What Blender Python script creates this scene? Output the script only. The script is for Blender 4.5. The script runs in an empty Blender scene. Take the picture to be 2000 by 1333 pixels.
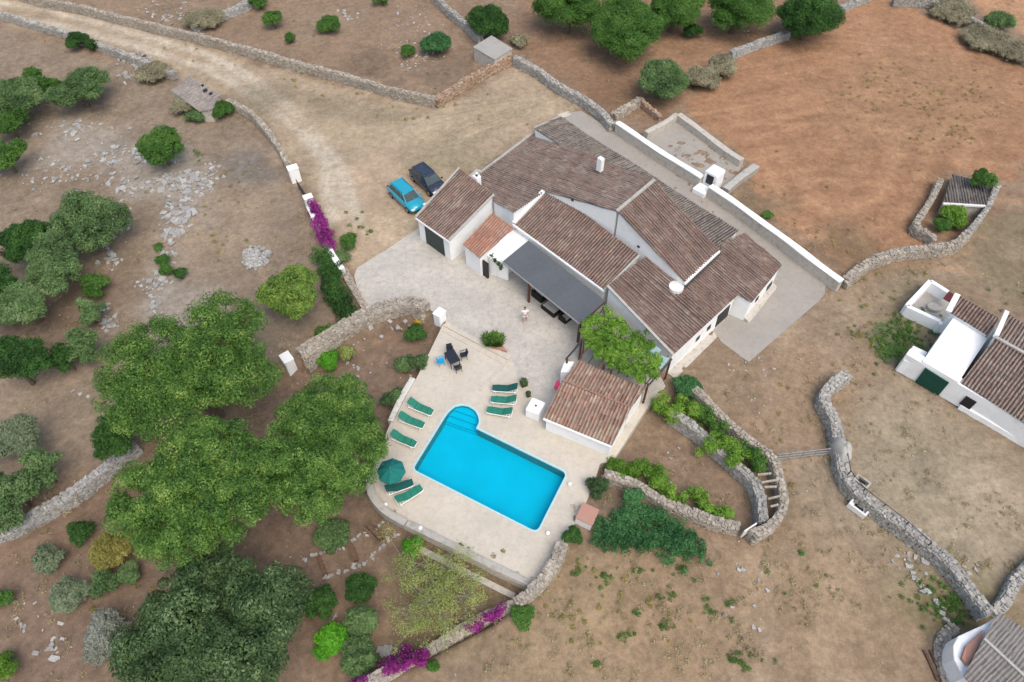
import bpy, bmesh, math, random
import numpy as np
from mathutils import Vector, Matrix
random.seed(7); rng = np.random.default_rng(7)
SC = bpy.context.scene; COL = SC.collection
R = math.radians

# ---------------------------------------------------------------- camera, sky, sun, exposure
FPX, TILT, CH = 1387.0, R(38), 44.0
cam = bpy.data.objects.new('camera', bpy.data.cameras.new('camera')); COL.objects.link(cam)
cam.location = (0, 0, CH); cam.rotation_euler = (TILT, 0, 0)
cam.data.sensor_width = 36; cam.data.lens = 36*FPX/2000; cam.data.clip_end = 3000; cam.data.clip_start = 0.5
SC.camera = cam
SUN_EL, SUN_AZ = R(60), R(-62)          # azimuth measured from +x towards +y
w = bpy.data.worlds.new('World'); SC.world = w; w.use_nodes = True
nt = w.node_tree; bg = nt.nodes['Background']
sky = nt.nodes.new('ShaderNodeTexSky'); sky.sky_type = 'NISHITA'; sky.sun_disc = False
sky.sun_elevation = SUN_EL; sky.sun_rotation = math.pi/2-SUN_AZ; sky.air_density = 1.4; sky.dust_density = 4.0; sky.ozone_density = 1.0
nt.links.new(sky.outputs[0], bg.inputs[0]); bg.inputs[1].default_value = 0.15
sl = bpy.data.lights.new('sun', 'SUN'); sl.energy = 1.1; sl.angle = R(45); sl.color = (1, 0.95, 0.87)
so = bpy.data.objects.new('sun', sl); COL.objects.link(so); so.location = (0, 0, 60)
sd = Vector((math.cos(SUN_EL)*math.cos(SUN_AZ), math.cos(SUN_EL)*math.sin(SUN_AZ), math.sin(SUN_EL)))
so.rotation_euler = sd.to_track_quat('Z', 'Y').to_euler()
SC.view_settings.view_transform = 'Standard'; SC.view_settings.look = 'None'
SC.view_settings.exposure = 0.44; SC.view_settings.gamma = 1

# ---------------------------------------------------------------- surveying: photo pixel -> place
_ct, _st = math.cos(TILT), math.sin(TILT)
def ray(px, py):
    return np.array([px-1000.0, _st*FPX - _ct*(py-666.5), -_ct*FPX - _st*(py-666.5)])
def at(px, py, z=0.0):
    d = ray(px, py); s = (z-CH)/d[2]; return np.array([d[0]*s, d[1]*s, z])
def on_line(px, py, A, B):
    """point above the plan line A-B (a vertical wall)"""
    n = np.array([B[1]-A[1], -(B[0]-A[0])]); d = ray(px, py)
    s = (n@np.array(A[:2]))/(n@d[:2]); return np.array([0, 0, CH])+d*s
UA, VA = R(-47), R(46)                  # the farmhouse's long axis and cross axis in plan
U = np.array([math.cos(UA), math.sin(UA), 0]); V = np.array([math.cos(VA), math.sin(VA), 0])

def seg_dist(P, poly, closed=True):
    d = np.full(len(P), 1e9); n = len(poly)
    for i in range(n if closed else n-1):
        a = poly[i]; b = poly[(i+1) % n]; ab = b-a
        t = np.clip(((P-a)@ab)/(ab@ab+1e-9), 0, 1)
        d = np.minimum(d, np.linalg.norm(P-(a+t[:, None]*ab), axis=1))
    return d
def inside(P, poly):
    c = np.zeros(len(P), bool); n = len(poly); j = n-1
    for i in range(n):
        yi, yj, xi, xj = poly[i][1], poly[j][1], poly[i][0], poly[j][0]
        if yi != yj:
            c ^= ((yi > P[:, 1]) != (yj > P[:, 1])) & (P[:, 0] < (xj-xi)*(P[:, 1]-yi)/(yj-yi)+xi)
        j = i
    return c
def sdist(P, poly):                     # positive inside
    d = seg_dist(P, poly); return np.where(inside(P, poly), d, -d)
def sstep(x, a, b):
    t = np.clip((x-a)/(b-a), 0, 1); return t*t*(3-2*t)
def pxpoly(pts, z=0.0): return np.array([at(x, y, z)[:2] for x, y in pts])

GD = -1.15                               # level of the lower garden
GARD = pxpoly([(545,722),(600,705),(700,655),(770,622),(815,612),(856,632),(865,640),(815,742),(765,820),(735,900),(722,950),
   (752,1002),(790,1024),(1043,1147),(1030,1170),(960,1222),(850,1280),(690,1350),(500,1500),(-300,1500),(-250,1150),(0,1062),(120,985),(240,905),(300,860),(420,760)])
def hgt(x, y):
    P = np.atleast_2d(np.array([x, y]).T).astype(float)
    s = sdist(P, GARD)
    h = GD*sstep(s, -0.15, 0.5)
    h -= 0.7*sstep(sdist(P, LOW2), -3.6, 0.6)
    h += 0.10*np.sin(P[:, 0]*0.21+1)*np.cos(P[:, 1]*0.17)*sstep(seg_dist(P, HOUSEC, False), 3, 14)
    return h
LOW2 = pxpoly([(1255,805),(1300,800),(1400,870),(1490,960),(1440,1020),(1190,935),(1200,905)], -0.6)
HOUSEC = pxpoly([(700,560),(1600,560),(1300,760),(1100,900),(900,1000),(750,980),(900,700),(1200,400),(850,400),(1500,900),(1900,750)])
def G(px, py):
    z = 0.0
    for _ in range(6):
        p = at(px, py, z); z = float(hgt(p[0], p[1])[0])
    return at(px, py, z)

# ---------------------------------------------------------------- object plumbing
def tag(o, label=None, cat=None, group=None, kind=None):
    if label: o['label'] = label
    if cat: o['category'] = cat
    if group: o['group'] = group
    if kind: o['kind'] = kind
    return o
def empty(name, loc, label, cat, group=None, rz=0):
    o = bpy.data.objects.new(name, None); COL.objects.link(o); o.location = [float(v) for v in loc]; o.rotation_euler[2] = rz
    o.empty_display_size = 0.3
    return tag(o, label, cat, group)
class MB:
    def __init__(s): s.v = []; s.f = []; s.n = 0
    def add(s, V, F):
        V = np.asarray(V, float).reshape(-1, 3); s.v.append(V)
        for f in F: s.f.append([int(i)+s.n for i in f])
        s.n += len(V); return s
    def addn(s, V, F):
        V = np.asarray(V, float).reshape(-1, 3); F = np.asarray(F)+s.n; s.v.append(V); s.f.extend(F.tolist()); s.n += len(V); return s
    def box(s, c, dx, dy, dz, ang=0.0, taper=1.0):
        """box with base centre c"""
        ca, sa = math.cos(ang), math.sin(ang); V = []
        for z, k in ((0, 1), (dz, taper)):
            for x, y in ((-1, -1), (1, -1), (1, 1), (-1, 1)):
                lx, ly = x*dx/2*k, y*dy/2*k
                V.append((c[0]+lx*ca-ly*sa, c[1]+lx*sa+ly*ca, c[2]+z))
        return s.add(V, [(3, 2, 1, 0), (4, 5, 6, 7), (0, 1, 5, 4), (1, 2, 6, 5), (2, 3, 7, 6), (3, 0, 4, 7)])
    def tube(s, pts, r, n=8, cap=True):
        pts = [np.array(p, float) for p in pts]; rs = r if hasattr(r, '__len__') else [r]*len(pts)
        V = []; F = []
        for i, p in enumerate(pts):
            d = pts[min(i+1, len(pts)-1)]-pts[max(i-1, 0)]; d = d/(np.linalg.norm(d)+1e-9)
            a = np.cross(d, (0, 0, 1)) if abs(d[2]) < 0.9 else np.cross(d, (1, 0, 0)); a /= np.linalg.norm(a); b = np.cross(d, a)
            for k in range(n):
                t = 2*math.pi*k/n; V.append(p+rs[i]*(math.cos(t)*a+math.sin(t)*b))
        for i in range(len(pts)-1):
            for k in range(n): F.append((i*n+k, i*n+(k+1) % n, (i+1)*n+(k+1) % n, (i+1)*n+k))
        if cap: F += [tuple(range(n))[::-1], tuple(range((len(pts)-1)*n, len(pts)*n))]
        return s.add(V, F)
    def beam(s, a, b, wd, ht):
        """rectangular bar between two points"""
        a = np.array(a, float); b = np.array(b, float); d = b-a; d /= np.linalg.norm(d)
        sdv = np.cross(d, (0, 0, 1)) if abs(d[2]) < 0.95 else np.array([1., 0, 0]); sdv /= np.linalg.norm(sdv); u = np.cross(sdv, d)
        V = [p+x*sdv*wd/2+y*u*ht/2 for p in (a, b) for x, y in ((-1, -1), (1, -1), (1, 1), (-1, 1))]
        return s.add(V, [(3, 2, 1, 0), (4, 5, 6, 7), (0, 1, 5, 4), (1, 2, 6, 5), (2, 3, 7, 6), (3, 0, 4, 7)])
    def prism(s, top, bot):
        n = len(top); return s.add(list(top)+list(bot), [tuple(range(n)), tuple(range(2*n-1, n-1, -1))]+[(i, i+n, (i+1) % n+n, (i+1) % n) for i in range(n)])
    def build(s, name, mat, parent=None, loc=None, smooth=False, bevel=0):
        me = bpy.data.meshes.new(name)
        V = np.concatenate(s.v) if s.v else np.zeros((0, 3))
        if loc is None: loc = (0, 0, 0)
        loc = np.array(loc, float)
        off = np.array(parent.matrix_basis.translation) if (parent is not None and parent.rotation_euler[2] == 0 and s.world) else loc
        V = V-off
        me.from_pydata(V.tolist(), [], s.f); me.update(); me.materials.append(mat)
        if smooth: me.polygons.foreach_set('use_smooth', [True]*len(me.polygons))
        o = bpy.data.objects.new(name, me); COL.objects.link(o)
        if parent is not None: o.parent = parent
        else: o.location = loc
        bm = bmesh.new(); bm.from_mesh(me); bmesh.ops.recalc_face_normals(bm, faces=bm.faces) if len(s.f) < 60000 and s.recalc else None
        if bevel: bmesh.ops.bevel(bm, geom=bm.edges, offset=bevel, segments=2, affect='EDGES', clamp_overlap=True)
        bm.to_mesh(me); bm.free()
        return o
    world = True; recalc = True

# ---------------------------------------------------------------- materials
def newmat(name):
    m = bpy.data.materials.new(name); m.use_nodes = True; nt = m.node_tree; b = nt.nodes['Principled BSDF']
    return m, nt, b
def N(nt, t, **kw):
    n = nt.nodes.new('ShaderNode'+t)
    for k, v in kw.items():
        if k.startswith('i_'): n.inputs[int(k[2:])].default_value = v
        else: setattr(n, k, v)
    return n
def mixc(nt, fac, a, b, mode='MIX'):
    n = nt.nodes.new('ShaderNodeMix'); n.data_type = 'RGBA'; n.blend_type = mode
    for sock, v in ((n.inputs[0], fac), (n.inputs[6], a), (n.inputs[7], b)):
        if hasattr(v, 'links') or isinstance(v, bpy.types.NodeSocket): nt.links.new(v, sock)
        else: sock.default_value = v if not isinstance(v, tuple) else (v[0], v[1], v[2], 1)
    return n.outputs[2]
def ramp(nt, src, stops):
    r = nt.nodes.new('ShaderNodeValToRGB'); e = r.color_ramp.elements
    while len(e) < len(stops): e.new(0.5)
    for el, (p, c) in zip(e, stops):
        el.position = p; el.color = (c, c, c, 1) if not isinstance(c, tuple) else (*c, 1)
    nt.links.new(src, r.inputs[0]); return r.outputs[0]
def noise(nt, scale, detail=3, rough=0.55, vec=None, dist=0):
    n = N(nt, 'TexNoise'); n.inputs['Scale'].default_value = scale; n.inputs['Detail'].default_value = detail
    n.inputs['Roughness'].default_value = rough; n.inputs['Distortion'].default_value = dist
    if vec is None:
        g = N(nt, 'NewGeometry'); vec = g.outputs['Position']
    nt.links.new(vec, n.inputs['Vector']); return n.outputs['Fac']
def bump(nt, b, h, strength=0.5, dist=0.05):
    n = N(nt, 'Bump'); n.inputs['Strength'].default_value = strength; n.inputs['Distance'].default_value = dist
    nt.links.new(h, n.inputs['Height']); nt.links.new(n.outputs[0], b.inputs['Normal'])
def plain(name, c, rough=0.6, metal=0, var=0.12, scale=6, spec=0.3):
    m, nt, b = newmat(name)
    f = noise(nt, scale, 4)
    o = mixc(nt, ramp(nt, f, [(0.3, 0.0), (0.7, 1.0)]), tuple(x*(1-var) for x in c), tuple(min(1, x*(1+var)) for x in c))
    nt.links.new(o, b.inputs['Base Color']); b.inputs['Roughness'].default_value = rough; b.inputs['Metallic'].default_value = metal
    b.inputs['Specular IOR Level'].default_value = spec
    return m
def whitewash(name, c, dirt=(0.50, 0.47, 0.42), amt=0.35, sc=0.9):
    m, nt, b = newmat(name)
    f = noise(nt, sc, 6, 0.65); f2 = noise(nt, 7, 4)
    k = ramp(nt, f, [(0.50, 0.0), (0.72, amt)])
    o = mixc(nt, k, c, dirt); o = mixc(nt, ramp(nt, f2, [(0.35, 0.0), (0.75, 0.18)]), o, tuple(x*0.8 for x in c))
    nt.links.new(o, b.inputs['Base Color']); b.inputs['Roughness'].default_value = 0.85; b.inputs['Specular IOR Level'].default_value = 0.2
    bump(nt, b, noise(nt, 9, 5), 0.35, 0.03); return m
def leafmat(name, stops, trans=0.3, big=0.5):
    if 'bract' not in name and 'flower' not in name: stops = [(p, tuple(min(0.5, v*g) for v, g in zip(c, (1.36, 1.42, 1.12)))) for p, c in stops]
    m, nt, b = newmat(name)
    g = N(nt, 'NewGeometry'); f = noise(nt, big, 2, 0.5)
    mt = N(nt, 'Math', operation='ADD'); mt.use_clamp = True
    m2 = N(nt, 'Math', operation='MULTIPLY', i_1=0.62); nt.links.new(g.outputs['Random Per Island'], m2.inputs[0])
    m3 = N(nt, 'Math', operation='MULTIPLY_ADD', i_1=1.5, i_2=-0.55); nt.links.new(f, m3.inputs[0])
    nt.links.new(m2.outputs[0], mt.inputs[0]); nt.links.new(m3.outputs[0], mt.inputs[1])
    c = ramp(nt, mt.outputs[0], stops)
    nt.links.new(c, b.inputs['Base Color']); b.inputs['Roughness'].default_value = 0.65; b.inputs['Specular IOR Level'].default_value = 0.25
    tr = N(nt, 'BsdfTranslucent'); nt.links.new(c, tr.inputs[0]); mx = N(nt, 'MixShader', i_0=trans)
    nt.links.new(b.outputs[0], mx.inputs[1]); nt.links.new(tr.outputs[0], mx.inputs[2])
    nt.links.new(mx.outputs[0], nt.nodes['Material Output'].inputs[0]); return m
def stonemat(name, stops, var=1.0):
    m, nt, b = newmat(name)
    g = N(nt, 'NewGeometry'); f = noise(nt, 0.45, 3); f2 = noise(nt, 14, 4, 0.7)
    a = N(nt, 'Math', operation='MULTIPLY_ADD', i_1=0.65, i_2=-0.05); nt.links.new(g.outputs['Random Per Island'], a.inputs[0])
    c1 = N(nt, 'Math', operation='MULTIPLY_ADD', i_1=0.8, i_2=0.0); nt.links.new(f, c1.inputs[0]); nt.links.new(a.outputs[0], c1.inputs[2])
    c = ramp(nt, c1.outputs[0], stops)
    c = mixc(nt, ramp(nt, f2, [(0.35, 0.0), (0.7, 0.5)]), c, (0.10, 0.095, 0.085), 'MIX')
    nt.links.new(c, b.inputs['Base Color']); b.inputs['Roughness'].default_value = 0.95; b.inputs['Specular IOR Level'].default_value = 0.15
    bump(nt, b, f2, 0.5, 0.03); return m
def tilemat(name, stops, lichen=(0.22, 0.20, 0.18), la=0.6, chan=0.75, rnd_=0.55):
    """barrel tiles: every tile its own colour, lichen patches, channels darkened by dirt and painted-in shade"""
    m, nt, b = newmat(name)
    uv = N(nt, 'UVMap', uv_map='UVMap'); sp = N(nt, 'SeparateXYZ'); nt.links.new(uv.outputs[0], sp.inputs[0])
    fx = N(nt, 'Math', operation='FLOOR'); fy = N(nt, 'Math', operation='FLOOR'); nt.links.new(sp.outputs[0], fx.inputs[0]); nt.links.new(sp.outputs[1], fy.inputs[0])
    cb = N(nt, 'CombineXYZ'); nt.links.new(fx.outputs[0], cb.inputs[0]); nt.links.new(fy.outputs[0], cb.inputs[1])
    wn = N(nt, 'TexWhiteNoise', noise_dimensions='2D'); nt.links.new(cb.outputs[0], wn.inputs['Vector'])
    n1 = noise(nt, 0.55, 5, 0.65)
    s = N(nt, 'Math', operation='MULTIPLY_ADD', i_1=rnd_, i_2=0.0); nt.links.new(wn.outputs[0], s.inputs[0])
    s2 = N(nt, 'Math', operation='MULTIPLY_ADD', i_1=1.2, i_2=-0.35); nt.links.new(n1, s2.inputs[0])
    s3 = N(nt, 'Math', operation='ADD'); s3.use_clamp = True; nt.links.new(s.outputs[0], s3.inputs[0]); nt.links.new(s2.outputs[0], s3.inputs[1])
    c = ramp(nt, s3.outputs[0], stops)
    c = mixc(nt, ramp(nt, noise(nt, 1.3, 6, 0.7), [(0.44, 0.0), (0.62, la)]), c, lichen)
    c = mixc(nt, ramp(nt, noise(nt, 11, 4, 0.7), [(0.4, 0.0), (0.7, 0.55)]), c, (0.36, 0.31, 0.27))
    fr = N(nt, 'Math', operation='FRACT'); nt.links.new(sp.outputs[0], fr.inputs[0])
    ch = ramp(nt, fr.outputs[0], [(0.0, 0.0), (0.27, 0.05), (0.40, chan), (0.60, chan), (0.73, 0.05), (1.0, 0.0)])  # dark stripe per channel: shade of the hollow painted together with dirt
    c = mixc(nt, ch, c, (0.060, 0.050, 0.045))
    nt.links.new(c, b.inputs['Base Color']); b.inputs['Roughness'].default_value = 0.9; b.inputs['Specular IOR Level'].default_value = 0.2
    return m
M = {}
M['white'] = whitewash('whitewash', (0.86, 0.865, 0.86), amt=0.28)
M['whiteroof'] = whitewash('whitewashed_roof', (0.86, 0.86, 0.85), amt=0.1)
M['oldwhite'] = whitewash('old_whitewash', (0.72, 0.71, 0.68), amt=0.7, sc=1.6)
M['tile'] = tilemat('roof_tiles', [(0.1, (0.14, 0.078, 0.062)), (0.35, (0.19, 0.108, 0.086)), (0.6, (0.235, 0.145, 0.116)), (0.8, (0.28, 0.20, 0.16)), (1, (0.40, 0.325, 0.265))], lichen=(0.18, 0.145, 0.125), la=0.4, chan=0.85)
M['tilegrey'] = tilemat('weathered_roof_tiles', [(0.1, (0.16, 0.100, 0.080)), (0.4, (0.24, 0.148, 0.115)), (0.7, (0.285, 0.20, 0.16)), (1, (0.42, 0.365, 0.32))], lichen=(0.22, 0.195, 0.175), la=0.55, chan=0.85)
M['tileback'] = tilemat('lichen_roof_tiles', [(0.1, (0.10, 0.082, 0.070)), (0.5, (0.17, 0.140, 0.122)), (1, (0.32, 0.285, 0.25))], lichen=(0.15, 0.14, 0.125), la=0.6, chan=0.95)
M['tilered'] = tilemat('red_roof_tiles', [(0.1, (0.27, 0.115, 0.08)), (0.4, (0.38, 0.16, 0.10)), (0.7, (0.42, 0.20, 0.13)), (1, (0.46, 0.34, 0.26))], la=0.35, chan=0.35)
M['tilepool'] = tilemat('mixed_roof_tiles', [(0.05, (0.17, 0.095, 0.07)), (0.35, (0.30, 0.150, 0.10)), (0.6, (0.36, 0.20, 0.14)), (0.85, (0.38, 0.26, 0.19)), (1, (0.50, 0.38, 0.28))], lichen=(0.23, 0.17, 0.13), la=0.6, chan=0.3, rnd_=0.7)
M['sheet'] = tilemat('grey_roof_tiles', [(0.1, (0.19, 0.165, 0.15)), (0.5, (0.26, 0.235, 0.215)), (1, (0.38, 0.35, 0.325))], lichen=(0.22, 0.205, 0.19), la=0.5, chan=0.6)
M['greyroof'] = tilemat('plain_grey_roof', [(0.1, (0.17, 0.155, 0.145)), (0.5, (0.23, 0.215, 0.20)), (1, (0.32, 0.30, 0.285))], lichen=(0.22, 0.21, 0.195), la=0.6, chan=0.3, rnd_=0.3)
M['stone'] = stonemat('dry_stone', [(0.1, (0.20, 0.18, 0.15)), (0.35, (0.34, 0.30, 0.25)), (0.6, (0.38, 0.335, 0.275)), (0.85, (0.47, 0.41, 0.34)), (1, (0.56, 0.50, 0.42))])
M['stonegrey'] = stonemat('grey_dry_stone', [(0.1, (0.20, 0.19, 0.175)), (0.4, (0.34, 0.325, 0.295)), (0.7, (0.40, 0.38, 0.345)), (1, (0.54, 0.515, 0.47))])
M['stonered'] = stonemat('red_brown_stone', [(0.1, (0.22, 0.13, 0.085)), (0.4, (0.36, 0.22, 0.14)), (0.7, (0.44, 0.30, 0.20)), (1, (0.54, 0.44, 0.34))])
M['rock'] = stonemat('limestone', [(0.1, (0.22, 0.21, 0.20)), (0.4, (0.34, 0.33, 0.315)), (1, (0.52, 0.51, 0.49))])
M['ridgetile'] = plain('clay_ridge', (0.27, 0.165, 0.12), 0.9, var=0.35, scale=5)
M['mortar'] = plain('wall_core', (0.20, 0.18, 0.155), 0.95, var=0.4, scale=5)
M['rockcap'] = whitewash('flaking_whitewash', (0.60, 0.58, 0.54), dirt=(0.30, 0.28, 0.24), amt=0.95, sc=4)
M['mortared'] = whitewash('rough_mortared_stone', (0.50, 0.46, 0.40), dirt=(0.27, 0.24, 0.20), amt=0.9, sc=3)
M['concrete'] = whitewash('concrete', (0.36, 0.34, 0.31), dirt=(0.24, 0.22, 0.2), amt=0.6, sc=0.7)
M['cement'] = whitewash('cement_cap', (0.42, 0.40, 0.36), dirt=(0.24, 0.22, 0.2), amt=0.8, sc=2.5)
M['dark'] = plain('dark_opening', (0.02, 0.02, 0.022), 0.5, var=0.2)
M['garage'] = plain('dark_green_paint', (0.035, 0.05, 0.048), 0.5)
M['greendoor'] = plain('green_painted_wood', (0.006, 0.060, 0.042), 0.5)
M['maroon'] = plain('maroon_paint', (0.10, 0.018, 0.022), 0.5)
M['fabric'] = plain('grey_shade_cloth', (0.10, 0.11, 0.12), 0.9, var=0.06, scale=3)
M['wood'] = plain('brown_wood', (0.11, 0.05, 0.025), 0.7, var=0.3)
M['oldwood'] = plain('weathered_wood', (0.34, 0.29, 0.23), 0.85, var=0.3)
M['sleeper'] = plain('dark_sleeper_wood', (0.13, 0.075, 0.05), 0.85, var=0.3)
M['metal'] = plain('dark_metal', (0.07, 0.075, 0.08), 0.45, 0.4)
M['galv'] = plain('galvanised_metal', (0.42, 0.42, 0.40), 0.45, 0.6)
M['plastw'] = plain('white_plastic', (0.78, 0.78, 0.76), 0.4, var=0.05)
M['plastk'] = plain('charcoal_plastic', (0.022, 0.026, 0.038), 0.45, var=0.1)
M['plastb'] = plain('blue_plastic', (0.005, 0.33, 0.66), 0.4, var=0.08)
M['cushg'] = plain('green_cushion', (0.022, 0.185, 0.125), 0.85, var=0.18, scale=12)
M['cushd'] = plain('dark_green_cushion', (0.010, 0.085, 0.075), 0.85, var=0.18, scale=12)
M['parasol'] = plain('green_parasol_cloth', (0.008, 0.15, 0.135), 0.8, var=0.1)
M['wicker'] = plain('dark_wicker', (0.018, 0.016, 0.014), 0.7, var=0.4, scale=40)
M['cream'] = plain('cream_cushion', (0.42, 0.40, 0.35), 0.9)
M['brick'] = whitewash('terracotta_slab', (0.42, 0.22, 0.17), dirt=(0.36, 0.27, 0.2), amt=0.8, sc=3)
M['pink'] = plain('pink_cloth', (0.75, 0.07, 0.16), 0.9)
M['soilpot'] = plain('dark_clay', (0.07, 0.06, 0.04), 0.9)
M['bark'] = plain('bark', (0.13, 0.095, 0.07), 0.95, var=0.35, scale=8)
M['twig'] = plain('pale_branch', (0.27, 0.24, 0.20), 0.9, var=0.2)
def carpaint(name, c):
    m, nt, b = newmat(name); b.inputs['Base Color'].default_value = (*c, 1); b.inputs['Roughness'].default_value = 0.35
    b.inputs['Coat Weight'].default_value = 0.8; b.inputs['Coat Roughness'].default_value = 0.05; b.inputs['Metallic'].default_value = 0.15
    f = noise(nt, 5, 4); nt.links.new(mixc(nt, ramp(nt, f, [(0.4, 0.0), (0.8, 0.12)]), c, (0.4, 0.36, 0.3)), b.inputs['Base Color']); return m
M['carblue'] = carpaint('turquoise_car_paint', (0.0, 0.34, 0.47)); M['cardark'] = carpaint('navy_car_paint', (0.012, 0.022, 0.045))
M['glass'] = plain('car_window_glass', (0.03, 0.045, 0.05), 0.08, var=0.05, spec=0.9)
M['screen'] = plain('windscreen_glass', (0.05, 0.075, 0.085), 0.5, var=0.3, scale=2, spec=0.25)
M['tyre'] = plain('tyre_rubber', (0.02, 0.02, 0.02), 0.9); M['rim'] = plain('alloy_rim', (0.35, 0.35, 0.36), 0.35, 0.7)
M['skin'] = plain('skin', (0.50, 0.25, 0.17), 0.6, var=0.05); M['shirt'] = plain('white_cloth', (0.78, 0.80, 0.82), 0.9, var=0.05)
M['hair'] = plain('dark_hair', (0.02, 0.013, 0.01), 0.7)
# foliage
M['pine'] = leafmat('pine_needles', [(0.0, (0.018, 0.045, 0.012)), (0.35, (0.044, 0.100, 0.022)), (0.7, (0.088, 0.165, 0.036)), (1, (0.19, 0.26, 0.08))], 0.2, 0.9)
M['pine2'] = leafmat('young_pine_needles', [(0.0, (0.04, 0.075, 0.018)), (0.4, (0.09, 0.155, 0.033)), (1, (0.20, 0.27, 0.065))], 0.2, 0.9)
M['olive'] = leafmat('olive_leaves', [(0.0, (0.022, 0.046, 0.022)), (0.4, (0.075, 0.130, 0.056)), (0.8, (0.135, 0.205, 0.095)), (1, (0.20, 0.26, 0.15))])
M['darkg'] = leafmat('dark_green_leaves', [(0.0, (0.012, 0.032, 0.010)), (0.45, (0.028, 0.075, 0.018)), (0.85, (0.05, 0.12, 0.03)), (1, (0.08, 0.17, 0.045))])
M['oak'] = leafmat('holm_oak_leaves', [(0.0, (0.016, 0.034, 0.016)), (0.45, (0.045, 0.080, 0.035)), (0.8, (0.085, 0.135, 0.065)), (1, (0.17, 0.22, 0.13))])
M['midg'] = leafmat('mid_green_leaves', [(0.0, (0.022, 0.055, 0.012)), (0.45, (0.052, 0.125, 0.026)), (1, (0.11, 0.20, 0.05))])
M['bright'] = leafmat('bright_green_leaves', [(0.0, (0.03, 0.10, 0.01)), (0.5, (0.065, 0.22, 0.016)), (1, (0.13, 0.34, 0.03))])
M['vine'] = leafmat('vine_leaves', [(0.0, (0.04, 0.085, 0.012)), (0.5, (0.10, 0.20, 0.028)), (1, (0.21, 0.32, 0.06))])
M['bluegreen'] = leafmat('blue_green_leaves', [(0.0, (0.014, 0.050, 0.020)), (0.5, (0.038, 0.120, 0.046)), (1, (0.11, 0.24, 0.11))])
M['greyg'] = leafmat('grey_green_leaves', [(0.0, (0.08, 0.10, 0.07)), (0.5, (0.145, 0.175, 0.13)), (1, (0.24, 0.28, 0.22))])
M['greybush'] = leafmat('silver_grey_leaves', [(0.0, (0.13, 0.135, 0.14)), (0.5, (0.20, 0.205, 0.215)), (1, (0.31, 0.32, 0.33))])
M['dry'] = leafmat('dry_twigs', [(0.0, (0.10, 0.085, 0.065)), (0.5, (0.19, 0.165, 0.13)), (1, (0.28, 0.25, 0.20))], 0.05)
M['paleg'] = leafmat('sparse_pale_leaves', [(0.0, (0.12, 0.15, 0.05)), (0.5, (0.22, 0.26, 0.09)), (1, (0.36, 0.38, 0.17))])
M['yellowg'] = leafmat('yellow_green_leaves', [(0.0, (0.10, 0.10, 0.03)), (0.5, (0.20, 0.18, 0.06)), (1, (0.32, 0.27, 0.10))])
M['straw'] = leafmat('dry_straw', [(0.0, (0.15, 0.115, 0.075)), (0.5, (0.23, 0.185, 0.125)), (1, (0.36, 0.30, 0.21))], 0.1)
M['purple'] = leafmat('bougainvillea_bracts', [(0.0, (0.04, 0.075, 0.02)), (0.16, (0.05, 0.08, 0.025)), (0.22, (0.16, 0.010, 0.12)), (0.6, (0.27, 0.02, 0.20)), (1, (0.46, 0.09, 0.36))], 0.3)
M['yellow'] = leafmat('yellow_flowers', [(0.0, (0.40, 0.28, 0.03)), (0.5, (0.60, 0.42, 0.05)), (1, (0.7, 0.55, 0.15))])

# ---------------------------------------------------------------- GROUND
DECK = [(865,634),(838,690),(812,742),(783,788),(762,828),(738,890),(722,935),(724,958),(738,982),(762,1004),(790,1020),(915,1082),(1043,1145),
        (1078,1108),(1108,1055),(1135,1005),(1160,945),(1172,906),(1198,900),(1262,800),(1300,755),(1200,560)]
PATIO = [(817,446),(752,490),(697,524),(692,540),(702,580),(714,606),(770,598),(822,594),(858,618),(865,634),(1200,560),(1100,380),(930,330)]
def arr(pts, z=0): return np.array([at(x, y, z) for x, y in pts])
slab = np.vstack([pxpoly(PATIO)[:10], pxpoly(DECK)[1:], pxpoly(PATIO)[10:]])
nx, ny = 600, 430
X = np.linspace(-78, 78, nx); Y = np.linspace(2, 112, ny)
XX, YY = np.meshgrid(X, Y); P = np.stack([XX.ravel(), YY.ravel()], 1)
H0 = hgt(P[:, 0], P[:, 1])
rough = 0.035*np.sin(P[:, 0]*2.3+np.sin(P[:, 1]*1.7))*np.sin(P[:, 1]*2.9+P[:, 0]) + rng.normal(0, 0.012, len(P))
H0 += rough - 0.03
sl_in = sdist(P, pxpoly(PATIO)); sl_in = np.maximum(sl_in, sdist(P, pxpoly(DECK)))
H0 = np.where(sl_in > 0.45, -3.2, H0)
def lin(r, g, b, k=1.14):
    m_ = (r+g+b)/3; r, g, b = [m_+(v-m_)*0.9 for v in (r, g, b)]
    f = lambda v: ((v/255+0.055)/1.055)**2.4 if v > 10 else v/255/12.92
    return np.array([f(r), f(g), f(b)])/k
Cc = np.tile(lin(146, 124, 102), (len(P), 1))
def vnoise(P, s, seed):
    r = np.random.default_rng(seed); g = r.random((256, 256)); q = P/s+500
    i = np.floor(q).astype(int); f = q-i; f = f*f*(3-2*f)
    a = g[i[:, 0] % 256, i[:, 1] % 256]; b = g[(i[:, 0]+1) % 256, i[:, 1] % 256]; c = g[i[:, 0] % 256, (i[:, 1]+1) % 256]; d = g[(i[:, 0]+1) % 256, (i[:, 1]+1) % 256]
    return (a*(1-f[:, 0])+b*f[:, 0])*(1-f[:, 1])+(c*(1-f[:, 0])+d*f[:, 0])*f[:, 1]
wob = (vnoise(P, 3.0, 1)-0.5)*2.4+(vnoise(P, 1.1, 2)-0.5)*1.0
def paint(pts, col, feather=1.0, amt=1.0):
    global Cc
    k = (sstep(sdist(P, pxpoly(pts))+wob*min(1, feather), -feather/2, feather/2)*amt)[:, None]; Cc = Cc*(1-k)+col*k
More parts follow.
